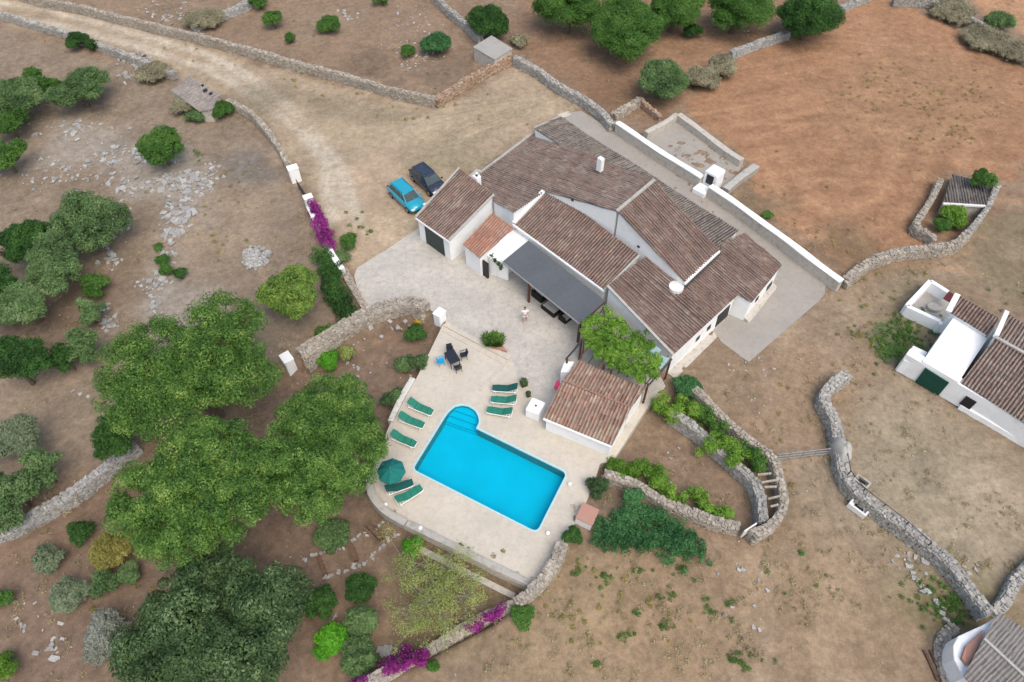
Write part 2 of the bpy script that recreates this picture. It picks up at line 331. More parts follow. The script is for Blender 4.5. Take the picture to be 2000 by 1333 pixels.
def stroke(pts, col, wd, amt=1.0, feather=None):
    global Cc
    d = seg_dist(P, pxpoly(pts), False)+wob*0.25; f = feather or wd
    k = ((1-sstep(d, wd/2-f/2, wd/2+f/2))*amt)[:, None]; Cc = Cc*(1-k)+col*k
FIELD = [(1330,205),(1400,150),(1440,115),(1545,72),(1640,20),(1700,-10),(1780,5),(1850,45),(1930,100),(2020,135),(2100,260),(1990,330),(1960,350),(1850,340),(1790,440),(1800,470),(1740,480),(1655,535),(1560,450),(1480,385),(1480,330),(1450,310),(1340,225)]
ROAD = [(-60,-10),(60,0),(230,42),(400,90),(560,140),(700,180),(850,215),(1005,120),(1070,160),(1130,200),(1105,222),(1043,255),(935,345),(897,330),(812,430),(700,520),(640,470),(600,380),(565,320),(520,250),(480,215),(430,180),(330,140),(200,90),(60,55),(-60,25)]
paint([(0,60),(330,150),(520,260),(600,400),(700,600),(560,710),(400,700),(240,900),(-200,1000),(-200,60)], lin(144, 126, 106), 3)
paint([(-200,1060),(240,905),(545,722),(800,615),(865,640),(735,900),(722,950),(1043,1147),(700,1350),(-200,1500)], lin(132, 110, 92), 2)
paint([(400,0),(1640,-80),(1440,110),(1260,250),(1000,110),(850,190),(400,70)], lin(146, 122, 100), 3)
paint([(1000,-60),(1640,-60),(1440,120),(1320,220),(1200,230),(1050,130)], lin(150, 118, 92), 3)
paint([(1000,1350),(1100,1080),(1500,1050),(1650,960),(1900,1180),(1850,1400),(700,1450)], lin(152, 128, 102), 4)
paint([(1320,760),(1620,580),(1760,520),(2100,400),(2100,560),(1770,700),(1640,850),(1540,1000),(1500,890)], lin(150, 128, 103), 4)
paint([(1660,760),(1760,735),(2020,900),(2050,1150),(1960,1200),(1700,960),(1660,900)], lin(160, 142, 118), 3)
paint(FIELD, lin(166, 124, 92), 1.2)
paint([(1850,-60),(2300,-60),(2300,120),(2010,70),(1900,10)], lin(178, 136, 102), 1.5)
paint(ROAD, lin(172, 152, 126), 1.4)
paint([(640,330),(760,300),(880,400),(800,450),(700,520),(650,470)], lin(184, 160, 133), 4)
paint([(480,150),(640,260),(760,270),(900,240),(1050,220),(1050,180),(800,230),(600,180)], lin(170, 150, 122), 4, 0.7)
for off in (0, 1):
    pts = [(-40,-2+off*26),(100,22+off*24),(250,60+off*24),(400,104+off*28),(500,160+off*30),(590,232+off*26),(660-off*25,320),(700-off*50,430)]
    stroke(pts, lin(200, 186, 164), 1.0, 0.85, 1.3)
stroke([(590,235),(700,262),(850,250),(1000,215),(1060,205)], lin(184, 164, 134), 2.5, 0.7, 3)
stroke([(800,330),(900,290),(980,240),(1050,200)], lin(150, 134, 106), 1.2, 0.6, 1.5)
stroke([(830,310),(900,255),(1000,190)], lin(146, 130, 104), 1.0, 0.5, 1.5)
paint([(560,170),(720,200),(850,225),(800,240),(620,215)], lin(140, 128, 104), 3, 0.6)
paint([(120,230),(420,300),(420,400),(340,620),(280,600),(320,420),(180,330),(60,330)], lin(176, 168, 156), 3, 0.45)
for q_ in range(9):                       # curving tyre marks in the yard
    o_ = q_*9; stroke([(1060-o_*0.5,190+o_*0.5),(980-o_*0.8,215+o_*0.6),(900-o_*0.6,250+o_*0.9),(850-o_*0.3,300+o_),(840-o_*0.2,340+o_)], lin(*((146,130,104) if q_ % 2 else (192,172,142))), 0.35, 0.55, 0.5)
    stroke([(650+o_,330-o_*0.6),(740+o_,268-o_*0.4),(880,238-o_*0.5),(1040,205-o_*0.3)], lin(*((152,134,108) if q_ % 2 else (190,172,144))), 0.35, 0.4, 0.5)
for p in ([(1700,500),(1800,560),(1760,700)], [(1690,520),(1640,650),(1580,900)], [(1560,620),(1500,760),(1560,900),(1620,1100),(1640,1333)], [(1480,1060),(1500,1200),(1480,1333)]):
    stroke(p, lin(178, 155, 128), 1.2, 0.55, 1.8)
for q_ in range(14):                      # worn wheel lines over the lower right ground
    o_ = (q_-7)*16; stroke([(1640+o_*0.5,560+abs(o_)*0.1),(1600+o_*0.7,700),(1570+o_*0.8,880),(1600+o_*1.0,1060),(1620+o_*1.5,1220),(1640+o_*2.0,1400)], lin(*((130,110,88) if q_ % 2 else (174,152,126))), 0.5, 0.38, 0.9)
for q_ in range(6):
    o_ = q_*10; stroke([(1660,600+o_),(1780,540+o_*0.6),(1900,490+o_),(2010,440+o_*1.2)], lin(*((134,116,92) if q_ % 2 else (176,156,130))), 0.5, 0.45, 0.8)
for rr in range(7):
    q = 40+rr*26; stroke([(1680-q*1.5,330),(1640-q,330+q*0.8),(1640,360+q),(1660+q,330+q*0.7),(1680+q*1.3,250)], lin(184, 142, 106) if rr % 2 else lin(146, 106, 78), 0.7, 0.5, 1.0)
for k_ in range(26):                     # harrow lines in the field
    y0 = 40+k_*18; stroke([(1340,y0+60),(1600,y0+10+10*math.sin(k_)),(1990,y0+50)], lin(182, 140, 104) if k_ % 2 else lin(148, 108, 80), 0.45, 0.42, 0.7)
paint([(1700,60),(1950,160),(1900,290),(1700,300),(1620,180)], lin(162, 130, 98), 8, 0.35)
paint([(1930,430),(2100,380),(2100,600),(1960,600),(1870,520)], lin(128, 118, 92), 3, 0.6)
paint([(1720,640),(1790,650),(1780,700),(1700,700)], lin(84, 104, 66), 1.5, 0.8)
paint([(1080,1080),(1280,1090),(1300,1333),(980,1333)], lin(156, 134, 100), 4, 0.5)
for (x_, y_, s_, c_) in [(500,200,6,(120,110,90)),(720,120,5,(116,98,80)),(870,140,5,(120,104,86)),(1200,180,5,(120,92,70)),(1850,1180,5,(120,120,70)),(1880,1220,4,(112,98,70)),
      (350,620,5,(170,160,146)),(500,320,4,(120,116,112)),(880,300,5,(152,140,112)),(760,450,4,(190,170,140)),(1660,470,5,(130,112,86)),(1500,400,4,(132,114,88)),(1430,370,3,(126,110,86)),
      (1460,520,5,(160,140,116)),(1580,780,8,(160,132,104)),(1740,1000,8,(158,146,124)),(1850,950,9,(166,150,124)),(1780,880,6,(150,136,112)),(1600,1150,8,(164,138,108)),
      (1280,1200,8,(164,136,104)),(350,480,5,(158,136,112)),(200,560,5,(130,108,88)),(100,640,6,(118,96,78)),(450,430,6,(160,140,116)),(700,1240,6,(140,116,92)),(900,1160,6,(142,124,88)),
      (1300,860,5,(128,104,82)),(1400,930,5,(140,116,94)),(1800,620,6,(134,122,96)),(640,50,6,(156,136,112)),(1050,60,6,(138,110,86)),(1350,100,7,(160,122,90))]:
    c = at(x_, y_)[:2]; d = np.linalg.norm(P-c, axis=1)+wob*1.2; k = ((1-sstep(d, s_*0.2, s_))*0.6)[:, None]; Cc = Cc*(1-k)+lin(*c_)*k
Cc *= (0.90+0.2*vnoise(P, 2.2, 5)*1.0)[:, None]*(0.92+0.16*vnoise(P, 0.6, 6))[:, None]*(0.95+0.10*rng.random(len(P)))[:, None]
# outer skirt to the horizon
def ground_material():
    m, nt, b = newmat('bare_soil')
    a = N(nt, 'Attribute', attribute_name='soil'); n1 = noise(nt, 1.6, 8, 0.7); n2 = noise(nt, 9, 5, 0.75); n3 = noise(nt, 0.25, 4, 0.6, dist=1.0)
    c = mixc(nt, 1.0, a.outputs['Color'], ramp(nt, n1, [(0.3, 0.74), (0.7, 1.22)]), 'MULTIPLY')
    c = mixc(nt, 1.0, c, ramp(nt, n3, [(0.3, 0.88), (0.7, 1.10)]), 'MULTIPLY')
    c = mixc(nt, 1.0, c, ramp(nt, noise(nt, 3.6, 9, 0.85), [(0.36, 0.80), (0.62, 1.17)]), 'MULTIPLY')
    c = mixc(nt, ramp(nt, n2, [(0.58, 0.0), (0.72, 0.6)]), c, (0.42, 0.37, 0.30))
    c = mixc(nt, ramp(nt, noise(nt, 5.5, 6, 0.8), [(0.30, 0.5), (0.43, 0.0)]), c, (0.11, 0.085, 0.055))
    c = mixc(nt, ramp(nt, noise(nt, 0.8, 6, 0.75), [(0.56, 0.0), (0.70, 0.15)]), c, (0.20, 0.18, 0.11))
    nt.links.new(c, b.inputs['Base Color']); b.inputs['Roughness'].default_value = 1; b.inputs['Specular IOR Level'].default_value = 0.1
    bump(nt, b, n2, 0.6, 0.06); return m
M['soil'] = ground_material()
road_in = inside(P, pxpoly(ROAD)); field_in = inside(P, pxpoly(FIELD)); isl = sl_in > 1.1
ii = np.arange(nx*ny).reshape(ny, nx)
Q = np.stack([ii[:-1, :-1].ravel(), ii[:-1, 1:].ravel(), ii[1:, 1:].ravel(), ii[1:, :-1].ravel()], 1)
VV = np.column_stack([P, H0])
def ground_obj(name, mask, ring=False):
    q = Q[mask]; used = np.unique(q); mp = -np.ones(len(VV), int); mp[used] = np.arange(len(used)); vv = VV[used]; cc = Cc[used]
    f = mp[q].tolist(); vv = vv.tolist(); cols = cc.tolist()
    if ring:
        n0 = len(vv); B = [(-78, 2), (78, 2), (78, 112), (-78, 112)]; O = [(-1500, -1500), (1500, -1500), (1500, 1500), (-1500, 1500)]
        for p in B+O: vv.append([p[0], p[1], -0.06]); cols.append(list(lin(140, 122, 98)))
        for i in range(4): j = (i+1) % 4; f.append([n0+4+i, n0+4+j, n0+j, n0+i])
    me = bpy.data.meshes.new(name); me.from_pydata(vv, [], f)
    ca = me.color_attributes.new('soil', 'FLOAT_COLOR', 'POINT'); ca.data.foreach_set('color', np.column_stack([np.array(cols), np.ones(len(cols))]).ravel())
    me.materials.append(M['soil']); me.polygons.foreach_set('use_smooth', [True]*len(me.polygons)); o = bpy.data.objects.new(name, me); COL.objects.link(o)
    return tag(o, kind='structure')
rf = road_in[Q].all(1); ff = field_in[Q].all(1)
ground_obj('dirt_road', rf); ground_obj('ploughed_field', ff & ~rf); ground_obj('ground', ~(rf | ff), True)

# paving
def paving_material(name, c1, c2, dark, crack=0.5, sc=1.0):
    m, nt, b = newmat(name)
    n1 = noise(nt, 0.35*sc, 8, 0.72); n2 = noise(nt, 2.2, 8, 0.8); n3 = noise(nt, 14, 4, 0.7)
    c = mixc(nt, ramp(nt, n1, [(0.35, 0.0), (0.68, 1.0)]), c1, c2)
    c = mixc(nt, ramp(nt, n2, [(0.47, 0.0), (0.66, 0.5)]), c, dark)
    vo = N(nt, 'TexVoronoi', feature='DISTANCE_TO_EDGE'); vo.inputs['Scale'].default_value = 1.35
    g = N(nt, 'NewGeometry'); ad = N(nt, 'VectorMath', operation='MULTIPLY_ADD'); ad.inputs[1].default_value = (0.5, 0.5, 0.5)
    nc = N(nt, 'TexNoise'); nc.inputs['Scale'].default_value = 2.0; nt.links.new(g.outputs['Position'], nc.inputs['Vector'])
    nt.links.new(nc.outputs['Color'], ad.inputs[0]); nt.links.new(g.outputs['Position'], ad.inputs[2]); nt.links.new(ad.outputs[0], vo.inputs['Vector'])
    c = mixc(nt, ramp(nt, vo.outputs[0], [(0.0, crack), (0.055, 0.0)]), c, dark)
    c = mixc(nt, ramp(nt, n3, [(0.4, 0.0), (0.72, 0.35)]), c, tuple(x*0.75 for x in c1))
    nt.links.new(c, b.inputs['Base Color']); b.inputs['Roughness'].default_value = 0.9; b.inputs['Specular IOR Level'].default_value = 0.2
    bump(nt, b, n3, 0.4, 0.03); return m
M['deck'] = paving_material('pool_deck_stone', (0.60, 0.54, 0.45), (0.49, 0.445, 0.375), (0.38, 0.335, 0.27), 0.22)
M['patio'] = paving_material('patio_stone', (0.56, 0.515, 0.45), (0.41, 0.385, 0.345), (0.25, 0.232, 0.21), 0.36)
M['path'] = paving_material('old_concrete', (0.38, 0.345, 0.30), (0.31, 0.285, 0.255), (0.24, 0.22, 0.195), 0.0)
def fill_sheet(name, loops, z, mat, skirt=0, kind='structure', label=None, cat=None):
    """flat sheet with holes; outer loop first, skirt = depth of its outer edge"""
    bm = bmesh.new(); es = []
    for k, lp in enumerate(loops):
        vs = [bm.verts.new((p[0], p[1], z)) for p in lp]
        es += [bm.edges.new((vs[i], vs[(i+1) % len(vs)])) for i in range(len(vs))]
        if skirt:
            lo = [bm.verts.new((p[0], p[1], z-skirt)) for p in lp]
            for i in range(len(vs)): bm.faces.new((vs[i], vs[(i+1) % len(vs)], lo[(i+1) % len(vs)], lo[i]))
    bmesh.ops.triangle_fill(bm, use_beauty=True, use_dissolve=False, edges=es)
    bmesh.ops.recalc_face_normals(bm, faces=bm.faces)
    me = bpy.data.meshes.new(name); bm.to_mesh(me); bm.free(); me.materials.append(mat)
    o = bpy.data.objects.new(name, me); COL.objects.link(o); return tag(o, label, cat, kind=kind)
def cat_rom(pts, step=0.3, closed=False):
    pts = [np.array(p, float) for p in pts]; n = len(pts); out = []
    rngi = range(n if closed else n-1)
    for i in rngi:
        p1, p2 = pts[i], pts[(i+1) % n]
        p0 = pts[i-1] if (i > 0 or closed) else 2*p1-p2; p3 = pts[(i+2) % n] if (i+2 < n or closed) else 2*p2-p1
        k = max(1, int(np.linalg.norm(p2-p1)/step))
        for j in range(k):
            t = j/k; out.append(0.5*((2*p1)+(-p0+p2)*t+(2*p0-5*p1+4*p2-p3)*t*t+(-p0+3*p1-3*p2+p3)*t**3))
    if not closed: out.append(pts[-1])
    return np.array(out)
# pool outline
pa, pb, pc = at(805,917)[:2], at(1049,1041)[:2], at(1108,924)[:2]
def rnd(p, a, b, r=0.45, n=5):
    u = (a-p)/np.linalg.norm(a-p); v = (b-p)/np.linalg.norm(b-p); A = p+u*r; B = p+v*r
    return [(1-t)**2*A+2*t*(1-t)*p+t*t*B for t in np.linspace(0, 1, n)]
pin = at(931,837)[:2]
arc = cat_rom([pin]+[at(*q)[:2] for q in [(936,826),(934,812),(926,800),(914,793),(901,791),(888,794),(877,803),(868,815)]], 0.3)
POOL = np.array(rnd(pa, arc[-1], pb)+rnd(pb, pa, pc)+rnd(pc, pb, pin)+list(arc))
dk = cat_rom([at(*q)[:2] for q in DECK[3:12]], 0.4)
deck_out = np.vstack([pxpoly(DECK)[:3], dk, pxpoly(DECK)[12:]])
fill_sheet('pool_deck', [deck_out, POOL], 0.0, M['deck'], skirt=3.3)
fill_sheet('patio', [pxpoly([(817,446),(752,490),(697,524),(692,540),(702,580),(714,606),(770,598),(822,594),(858,618),(872,630),(945,668),(998,697),(1012,742),(1030,752),(1042,790),(1060,830),(1200,800),(1300,755),(1200,560),(1100,380),(930,330)])], 0.012, M['patio'], skirt=0)
fill_sheet('concrete_path', [pxpoly([(1098,224),(1135,217),(1200,258),(1300,325),(1375,372),(1480,450),(1595,532),(1612,556),(1611,574),(1600,588),(1462,708),(1408,668),(1300,500)])], 0.03, M['path'], skirt=1.3)
fill_sheet('paving_patch', [pxpoly([(1088,225),(1110,218),(1116,226),(1094,232)])], 0.05, M['deck'], skirt=0.3)
# pool: coping, basin, steps, water
pool = empty('swimming_pool', (*at(960,920)[:2], 0), 'bright turquoise rectangular swimming pool with a rounded step end, sunk in the pale terrace', 'swimming pool')
ctr = POOL.mean(0)
def offset(poly, d):
    n = len(poly); out = []
    area = sum(poly[i][0]*poly[(i+1) % n][1]-poly[(i+1) % n][0]*poly[i][1] for i in range(n)); sg = 1 if area > 0 else -1
    for i in range(n):
        e1 = poly[i]-poly[i-1]; e2 = poly[(i+1) % n]-poly[i]
        n1 = np.array([e1[1], -e1[0]])/(np.linalg.norm(e1)+1e-9)*sg; n2 = np.array([e2[1], -e2[0]])/(np.linalg.norm(e2)+1e-9)*sg
        m_ = n1+n2; m_ /= (np.linalg.norm(m_)+1e-9); k = 1/max(0.35, m_@n1); out.append(poly[i]+m_*d*k)
    return np.array(out)
po = offset(POOL, 0.09); pi_ = offset(POOL, -0.03)
n = len(POOL); mb = MB()
mb.add([(*p, 0.035) for p in po]+[(*p, 0.035) for p in pi_]+[(*p, -0.02) for p in po]+[(*p, -0.1) for p in pi_],
       [(i, (i+1) % n, n+(i+1) % n, n+i) for i in range(n)]+[(i, 2*n+i, 2*n+(i+1) % n, (i+1) % n) for i in range(n)]+[(n+i, n+(i+1) % n, 3*n+(i+1) % n, 3*n+i) for i in range(n)])
M['coping'] = plain('pool_coping', (0.40, 0.60, 0.63), 0.5, var=0.08)
M['basin'] = plain('pool_liner', (0.0, 0.45, 0.58), 0.6, var=0.05, scale=0.7)
mb.build('coping', M['coping'], pool)
mb = MB(); m_ = offset(POOL, 0.0); PD = -1.0
mb.add([(*p, -0.01) for p in m_]+[(*p, PD) for p in m_], [(i, (i+1) % n, n+(i+1) % n, n+i) for i in range(n)]+[tuple(range(n, 2*n))]); mb.recalc = False
mb.build('basin', M['basin'], pool)
ue = (pc-pb)/np.linalg.norm(pc-pb); uu = (pb-pa)/np.linalg.norm(pb-pa)
def clip(poly, p0, nrm):
    out = []
    for i in range(len(poly)):
        a, b = poly[i], poly[(i+1) % len(poly)]; da, db = (a-p0)@nrm, (b-p0)@nrm
        if da <= 0: out.append(a)
        if (da < 0) != (db < 0): out.append(a+(b-a)*da/(da-db))
    return out
al = arc[-1]-arc[0]; al = al/np.linalg.norm(al); nrm = np.array([-al[1], al[0]]); nrm = nrm if nrm[1] < 0 else -nrm
top_ = max(arc, key=lambda p: -(p@nrm)); inner = offset(POOL, -0.02)[-len(arc):]
for dd, zz in ((0.55, -0.28), (1.0, -0.46), (1.45, -0.64), (1.9, -0.82)):
    poly = clip(list(inner), top_+nrm*dd, nrm)
    if len(poly) > 3: MB().prism([(*p, zz) for p in poly], [(*p, PD+0.01) for p in poly]).build('step', M['basin'], pool)
wm, nt_, b_ = newmat('pool_water'); tr = N(nt_, 'BsdfTransparent'); tr.inputs[0].default_value = (0.4, 0.93, 1.0, 1); gl = N(nt_, 'BsdfGlossy'); gl.inputs['Roughness'].default_value = 0.04
fr = N(nt_, 'Fresnel'); fr.inputs[0].default_value = 1.16; mx = N(nt_, 'MixShader'); nt_.links.new(fr.outputs[0], mx.inputs[0]); nt_.links.new(tr.outputs[0], mx.inputs[1]); nt_.links.new(gl.outputs[0], mx.inputs[2]); nt_.links.new(mx.outputs[0], nt_.nodes['Material Output'].inputs[0])
bp = N(nt_, 'Bump'); bp.inputs['Strength'].default_value = 0.15; bp.inputs['Distance'].default_value = 0.03; nt_.links.new(noise(nt_, 3, 2), bp.inputs['Height']); nt_.links.new(bp.outputs[0], gl.inputs['Normal']); nt_.links.new(bp.outputs[0], fr.inputs['Normal'])
wo = fill_sheet('pool_water', [offset(POOL, -0.045)], -0.09, wm, 0, kind=None); wo.parent = pool; wo.location = -np.array(pool.location)
wo.name = 'water'
# patio steps down to the deck
for k_, off in enumerate((0, 9)):
    q = [(872-off*0.4,631+off),(998-off,697+off*0.9)]; a, b = at(*q[0]), at(*q[1]); d = (b-a)/np.linalg.norm(b-a); nn = np.array([d[1], -d[0], 0])
    if nn[1] > 0: nn = -nn
    zt = 0.09-0.045*k_
    tag(MB().prism([(*(a)[:2], zt), (*(b)[:2], zt), (*(b+nn*0.42)[:2], zt), (*(a+nn*0.42)[:2], zt)], [(*(a)[:2], -0.1), (*(b)[:2], -0.1), (*(b+nn*0.42)[:2], -0.1), (*(a+nn*0.42)[:2], -0.1)]).build('patio_step', M['deck'], loc=(*((a+b)/2)[:2], 0)),
        'long pale stone step beside the white pillar, %s of the two' % ('upper' if k_ == 0 else 'lower'), 'step', 'steps between patio and pool terrace')
a, b = at(998,699), at(938,763)
tag(MB().beam((*a[:2], 0.03), (*b[:2], 0.03), 0.16, 0.1).build('terrace_kerb', M['deck'], loc=(*a[:2], 0)), 'thin pale stone kerb crossing the terrace from the tufted grass planter', 'kerb')

# ---------------------------------------------------------------- dry stone walls
def resample(pts, step):
    pts = np.array(pts); s = np.r_[0, np.cumsum(np.linalg.norm(np.diff(pts, axis=0), axis=1))]; k = max(2, int(s[-1]/step)+1); t = np.linspace(0, s[-1], k)
    return np.column_stack([np.interp(t, s, pts[:, 0]), np.interp(t, s, pts[:, 1])]), t
CUBE = np.array([(-1, -1, -1), (1, -1, -1), (1, 1, -1), (-1, 1, -1), (-1, -1, 1), (1, -1, 1), (1, 1, 1), (-1, 1, 1)], float)
CF = np.array([(3, 2, 1, 0), (4, 5, 6, 7), (0, 1, 5, 4), (1, 2, 6, 5), (2, 3, 7, 6), (3, 0, 4, 7)])
def stones(C, T, NN, UP, S, jit=0.16):
    """C centres, T/NN/UP axes, S half sizes -> vertices and quads of rough blocks"""
    n = len(C); L = CUBE[None]*S[:, None, :]*(1+rng.normal(0, jit, (n, 8, 3)))
    Vv = C[:, None]+L[..., 0:1]*T[:, None]+L[..., 1:2]*NN[:, None]+L[..., 2:3]*UP[:, None]
    F = (CF[None]+8*np.arange(n)[:, None, None]).reshape(-1, 4); return Vv.reshape(-1, 3), F
def wall(name, pxs, label, cat='stone wall', h=1.2, wd=0.7, mat='stone', ztop=None, group='dry stone walls around the farm', step=0.22, hh=None, gnd=True):
    """pxs: photo points of the wall's top centre line"""
    wd *= 0.68; h *= 0.82; pts = []
    for (x, y) in pxs:
        z = 0.0
        for _ in range(4):
            p = at(x, y, z+h); z = float(hgt(p[0], p[1])[0]) if gnd else 0
        pts.append(p[:2])
    cl = cat_rom(pts, 0.5); c, t = resample(cl, step); tan = np.gradient(c, axis=0); tan /= np.linalg.norm(tan, axis=1)[:, None]; nor = np.column_stack([-tan[:, 1], tan[:, 0]])
    n = len(c); base = np.minimum(hgt(c[:, 0]+nor[:, 0]*0.5, c[:, 1]+nor[:, 1]*0.5), hgt(c[:, 0]-nor[:, 0]*0.5, c[:, 1]-nor[:, 1]*0.5)); topb = hgt(c[:, 0], c[:, 1]) if gnd else np.zeros(n)
    ht = topb+h*(1+0.05*np.sin(t*0.7+len(pxs))+0.04*np.sin(t*1.9))+rng.normal(0, 0.02, n)
    wv = wd/2*(1+0.08*np.sin(t*0.9+1.3))
    mb = MB(); k = 0.86
    Vc = np.concatenate([np.column_stack([c+nor*(wv*s_*k*bt)[:, None], z_]) for s_, bt, z_ in ((1, 1.15, base-0.3), (1, 1, ht-0.08), (-1, 1, ht-0.08), (-1, 1.15, base-0.3))])
    F = [(j*n+i, j*n+i+1, (j+1)*n+i+1, (j+1)*n+i) for j in range(3) for i in range(n-1)]+[(0, n, 2*n, 3*n), (n-1, 4*n-1, 3*n-1, 2*n-1)]
    mb.add(Vc, F)
    Cs, Ts, Ns, Us, Ss = [], [], [], [], []
    def put(i, lat, z, outv, sl, sn, su, tilt=0.25):
        tt = np.array([*tan[i], 0]); nn = np.array([*nor[i], 0]); a = rng.normal(0, tilt); ca, sa = math.cos(a), math.sin(a)
        Cs.append(np.array([*(c[i]+nor[i]*lat+tan[i]*rng.normal(0, 0.05)), z])); Ts.append(ca*tt+sa*np.array([0, 0, 1])); Ns.append(nn); Us.append(-sa*tt+ca*np.array([0, 0, 1])); Ss.append((sl, sn, su))
    for i in range(n):
        for sgn in (1, -1):
            z = base[i]+0.03+rng.random()*0.1
            while z < ht[i]-0.06:
                s_ = rng.uniform(0.045, 0.10); f_ = (z-base[i])/max(0.2, ht[i]-base[i])
                put(i, sgn*(wv[i]*(1.13-0.13*f_)-0.07), z, 1, rng.uniform(0.08, 0.15), 0.11, s_); z += s_*2.05
        m = max(2, int(wd/0.2))
        for j in range(m):
            lat = (-1+2*(j+0.5)/m)*(wv[i]-0.05)+rng.normal(0, 0.03); tt = np.array([*tan[i], 0]); nn = np.array([*nor[i], 0]); a = rng.normal(0, 0.35)
            put(i, lat, ht[i]-0.04+rng.normal(0, 0.025), 1, rng.uniform(0.07, 0.14), rng.uniform(0.07, 0.13), rng.uniform(0.05, 0.08))
    # ends
    for e, sg in ((0, -1), (n-1, 1)):
        z = base[e]+0.05
        while z < ht[e]-0.05:
            for j in (-0.5, 0.5): put(e, j*wv[e], z, 1, 0.12, 0.15, 0.09)
            z += 0.19
    Vv, F2 = stones(np.array(Cs), np.array(Ts), np.array(Ns), np.array(Us), np.array(Ss)); mb.addn(Vv, F2); mb.recalc = False
    loc = (c[n//2][0], c[n//2][1], topb[n//2]); o = mb.build(name, M[mat], loc=loc)
    return tag(o, label, cat, group)
W = 'dry_stone_wall'
wall(W, [(-30,-40),(60,-8),(150,10),(250,35),(400,71),(550,112),(700,153),(785,178),(848,190)], 'long grey dry stone wall along the upper side of the dirt road', h=1.3)
wall(W, [(852,190),(900,160),(950,132),(1000,108)], 'short reddish brown stone wall between the road corner and the flat-roofed stone hut', h=1.3, mat='stonered', wd=0.8)
wall(W, [(835,-25),(870,10),(905,40),(938,70)], 'pale stone wall from the top edge down to the flat-roofed hut', h=1.2, wd=0.8, mat='stonegrey')
wall(W, [(1004,110),(1050,135),(1090,163),(1130,185),(1170,212),(1196,240)], 'rough grey stone wall from the flat-roofed hut to the white-capped wall', h=1.2, wd=0.9, mat='stonegrey')
wall(W, [(-20,18),(40,36),(125,61),(225,97),(338,142)], 'stone wall along the lower side of the dirt road, ending at the small shed', h=1.1, wd=0.8, mat='stonegrey')
wall(W, [(445,195),(484,215),(520,251),(544,286),(562,318)], 'curved stone wall between the small shed and the white gate pillar', h=1.1, wd=0.7)
wall(W, [(590,692),(640,656),(700,617),(750,598),(800,588),(828,596)], 'broad curved stone wall from the lower white pillar up to the patio edge', h=1.25, wd=1.65)
wall(W, [(672,527),(688,557),(708,592),(722,612)], 'low pale stone wall beside the green hedge at the patio corner', h=0.5, wd=0.75)
wall(W, [(275,885),(235,905),(150,952),(80,1005),(20,1045),(-40,1075)], 'pale straight stone wall running left from the big pines', h=0.6, wd=0.95, mat='rock')
wall(W, [(1098,1062),(1085,1095),(1060,1130),(1025,1165),(960,1200),(880,1245),(800,1290),(700,1345)], 'long curved stone wall below the pool terrace with bougainvillea over it', h=1.1, wd=0.95)
wall(W, [(1183,925),(1240,943),(1270,961),(1300,980),(1345,995),(1390,1014),(1440,1026)], 'curved stone wall on the pool side of the small vine plot', h=1.2, wd=0.8)
wall(W, [(1360,760),(1392,790),(1435,834),(1468,862),(1508,892),(1524,929),(1533,965),(1528,1000),(1500,1030),(1475,1042)], 'outer curved stone wall around the narrow beamed passage', h=1.5, wd=0.75)
wall(W, [(1315,806),(1360,836),(1410,880),(1463,925),(1484,957),(1489,985),(1492,1012)], 'inner curved stone wall on the plot side of the beamed passage', h=1.5, wd=0.8, mat='stonegrey')
wall(W, [(1655,730),(1625,752),(1610,780),(1632,820),(1643,870),(1650,915),(1672,955),(1735,1003),(1795,1045),(1850,1090),(1895,1145),(1932,1195)], 'long winding stone wall in front of the right-hand farm building yard', h=1.3, wd=1.0, mat='stonegrey')
wall(W, [(1655,543),(1700,510),(1750,490),(1800,484),(1865,475),(1890,455)], 'stone wall from the end of the whitewashed wall to the little walled pen', h=1.3, wd=0.9)
wall(W, [(1892,452),(1915,425),(1935,395),(1948,362)], 'tall stone wall on the right side of the little walled pen', h=1.6, wd=0.6, mat='stonegrey')
wall(W, [(1838,350),(1822,385),(1800,420),(1790,440),(1812,452),(1826,462)], 'stone wall on the left side of the little walled pen', h=1.2, wd=0.7)
wall(W, [(1430,100),(1470,85),(1540,62)], 'short pale stone wall between the dry bushes and the dark round tree', h=1.1, wd=0.9, mat='rock')
wall(W, [(1628,18),(1660,5),(1700,-12)], 'stub of pale stone wall behind the dark round tree at the top edge', h=1.1, wd=0.8, mat='rock')
wall(W, [(1750,-5),(1820,0),(1880,25),(1940,62),(2010,110),(2060,150)], 'grey stone wall edged with dry brush at the far corner of the ploughed field', h=1.2, wd=0.9, mat='stonegrey')
wall(W, [(375,48),(420,30),(465,12),(510,-12)], 'overgrown grey stone wall in the top left field', h=1.0, wd=1.1, mat='rock')
wall(W, [(1200,222),(1222,208),(1250,192)], 'thick stone wall of the small ruined enclosure behind the whitewashed wall', h=1.0, wd=1.0)
wall(W, [(1250,192),(1272,210),(1290,225)], 'thin brown stone wall of the small ruined enclosure', h=0.9, wd=0.5, mat='stonered')
wall(W, [(2030,1090),(1990,1130),(1965,1175),(1950,1192)], 'ruined stone wall at the right edge beside the grey-roofed shed', h=0.8, wd=0.9, mat='stonegrey')
wall(W, [(1866,1225),(1845,1245),(1838,1280),(1855,1340)], 'low ring of rubble in front of the grey-roofed shed', h=0.35, wd=0.8)

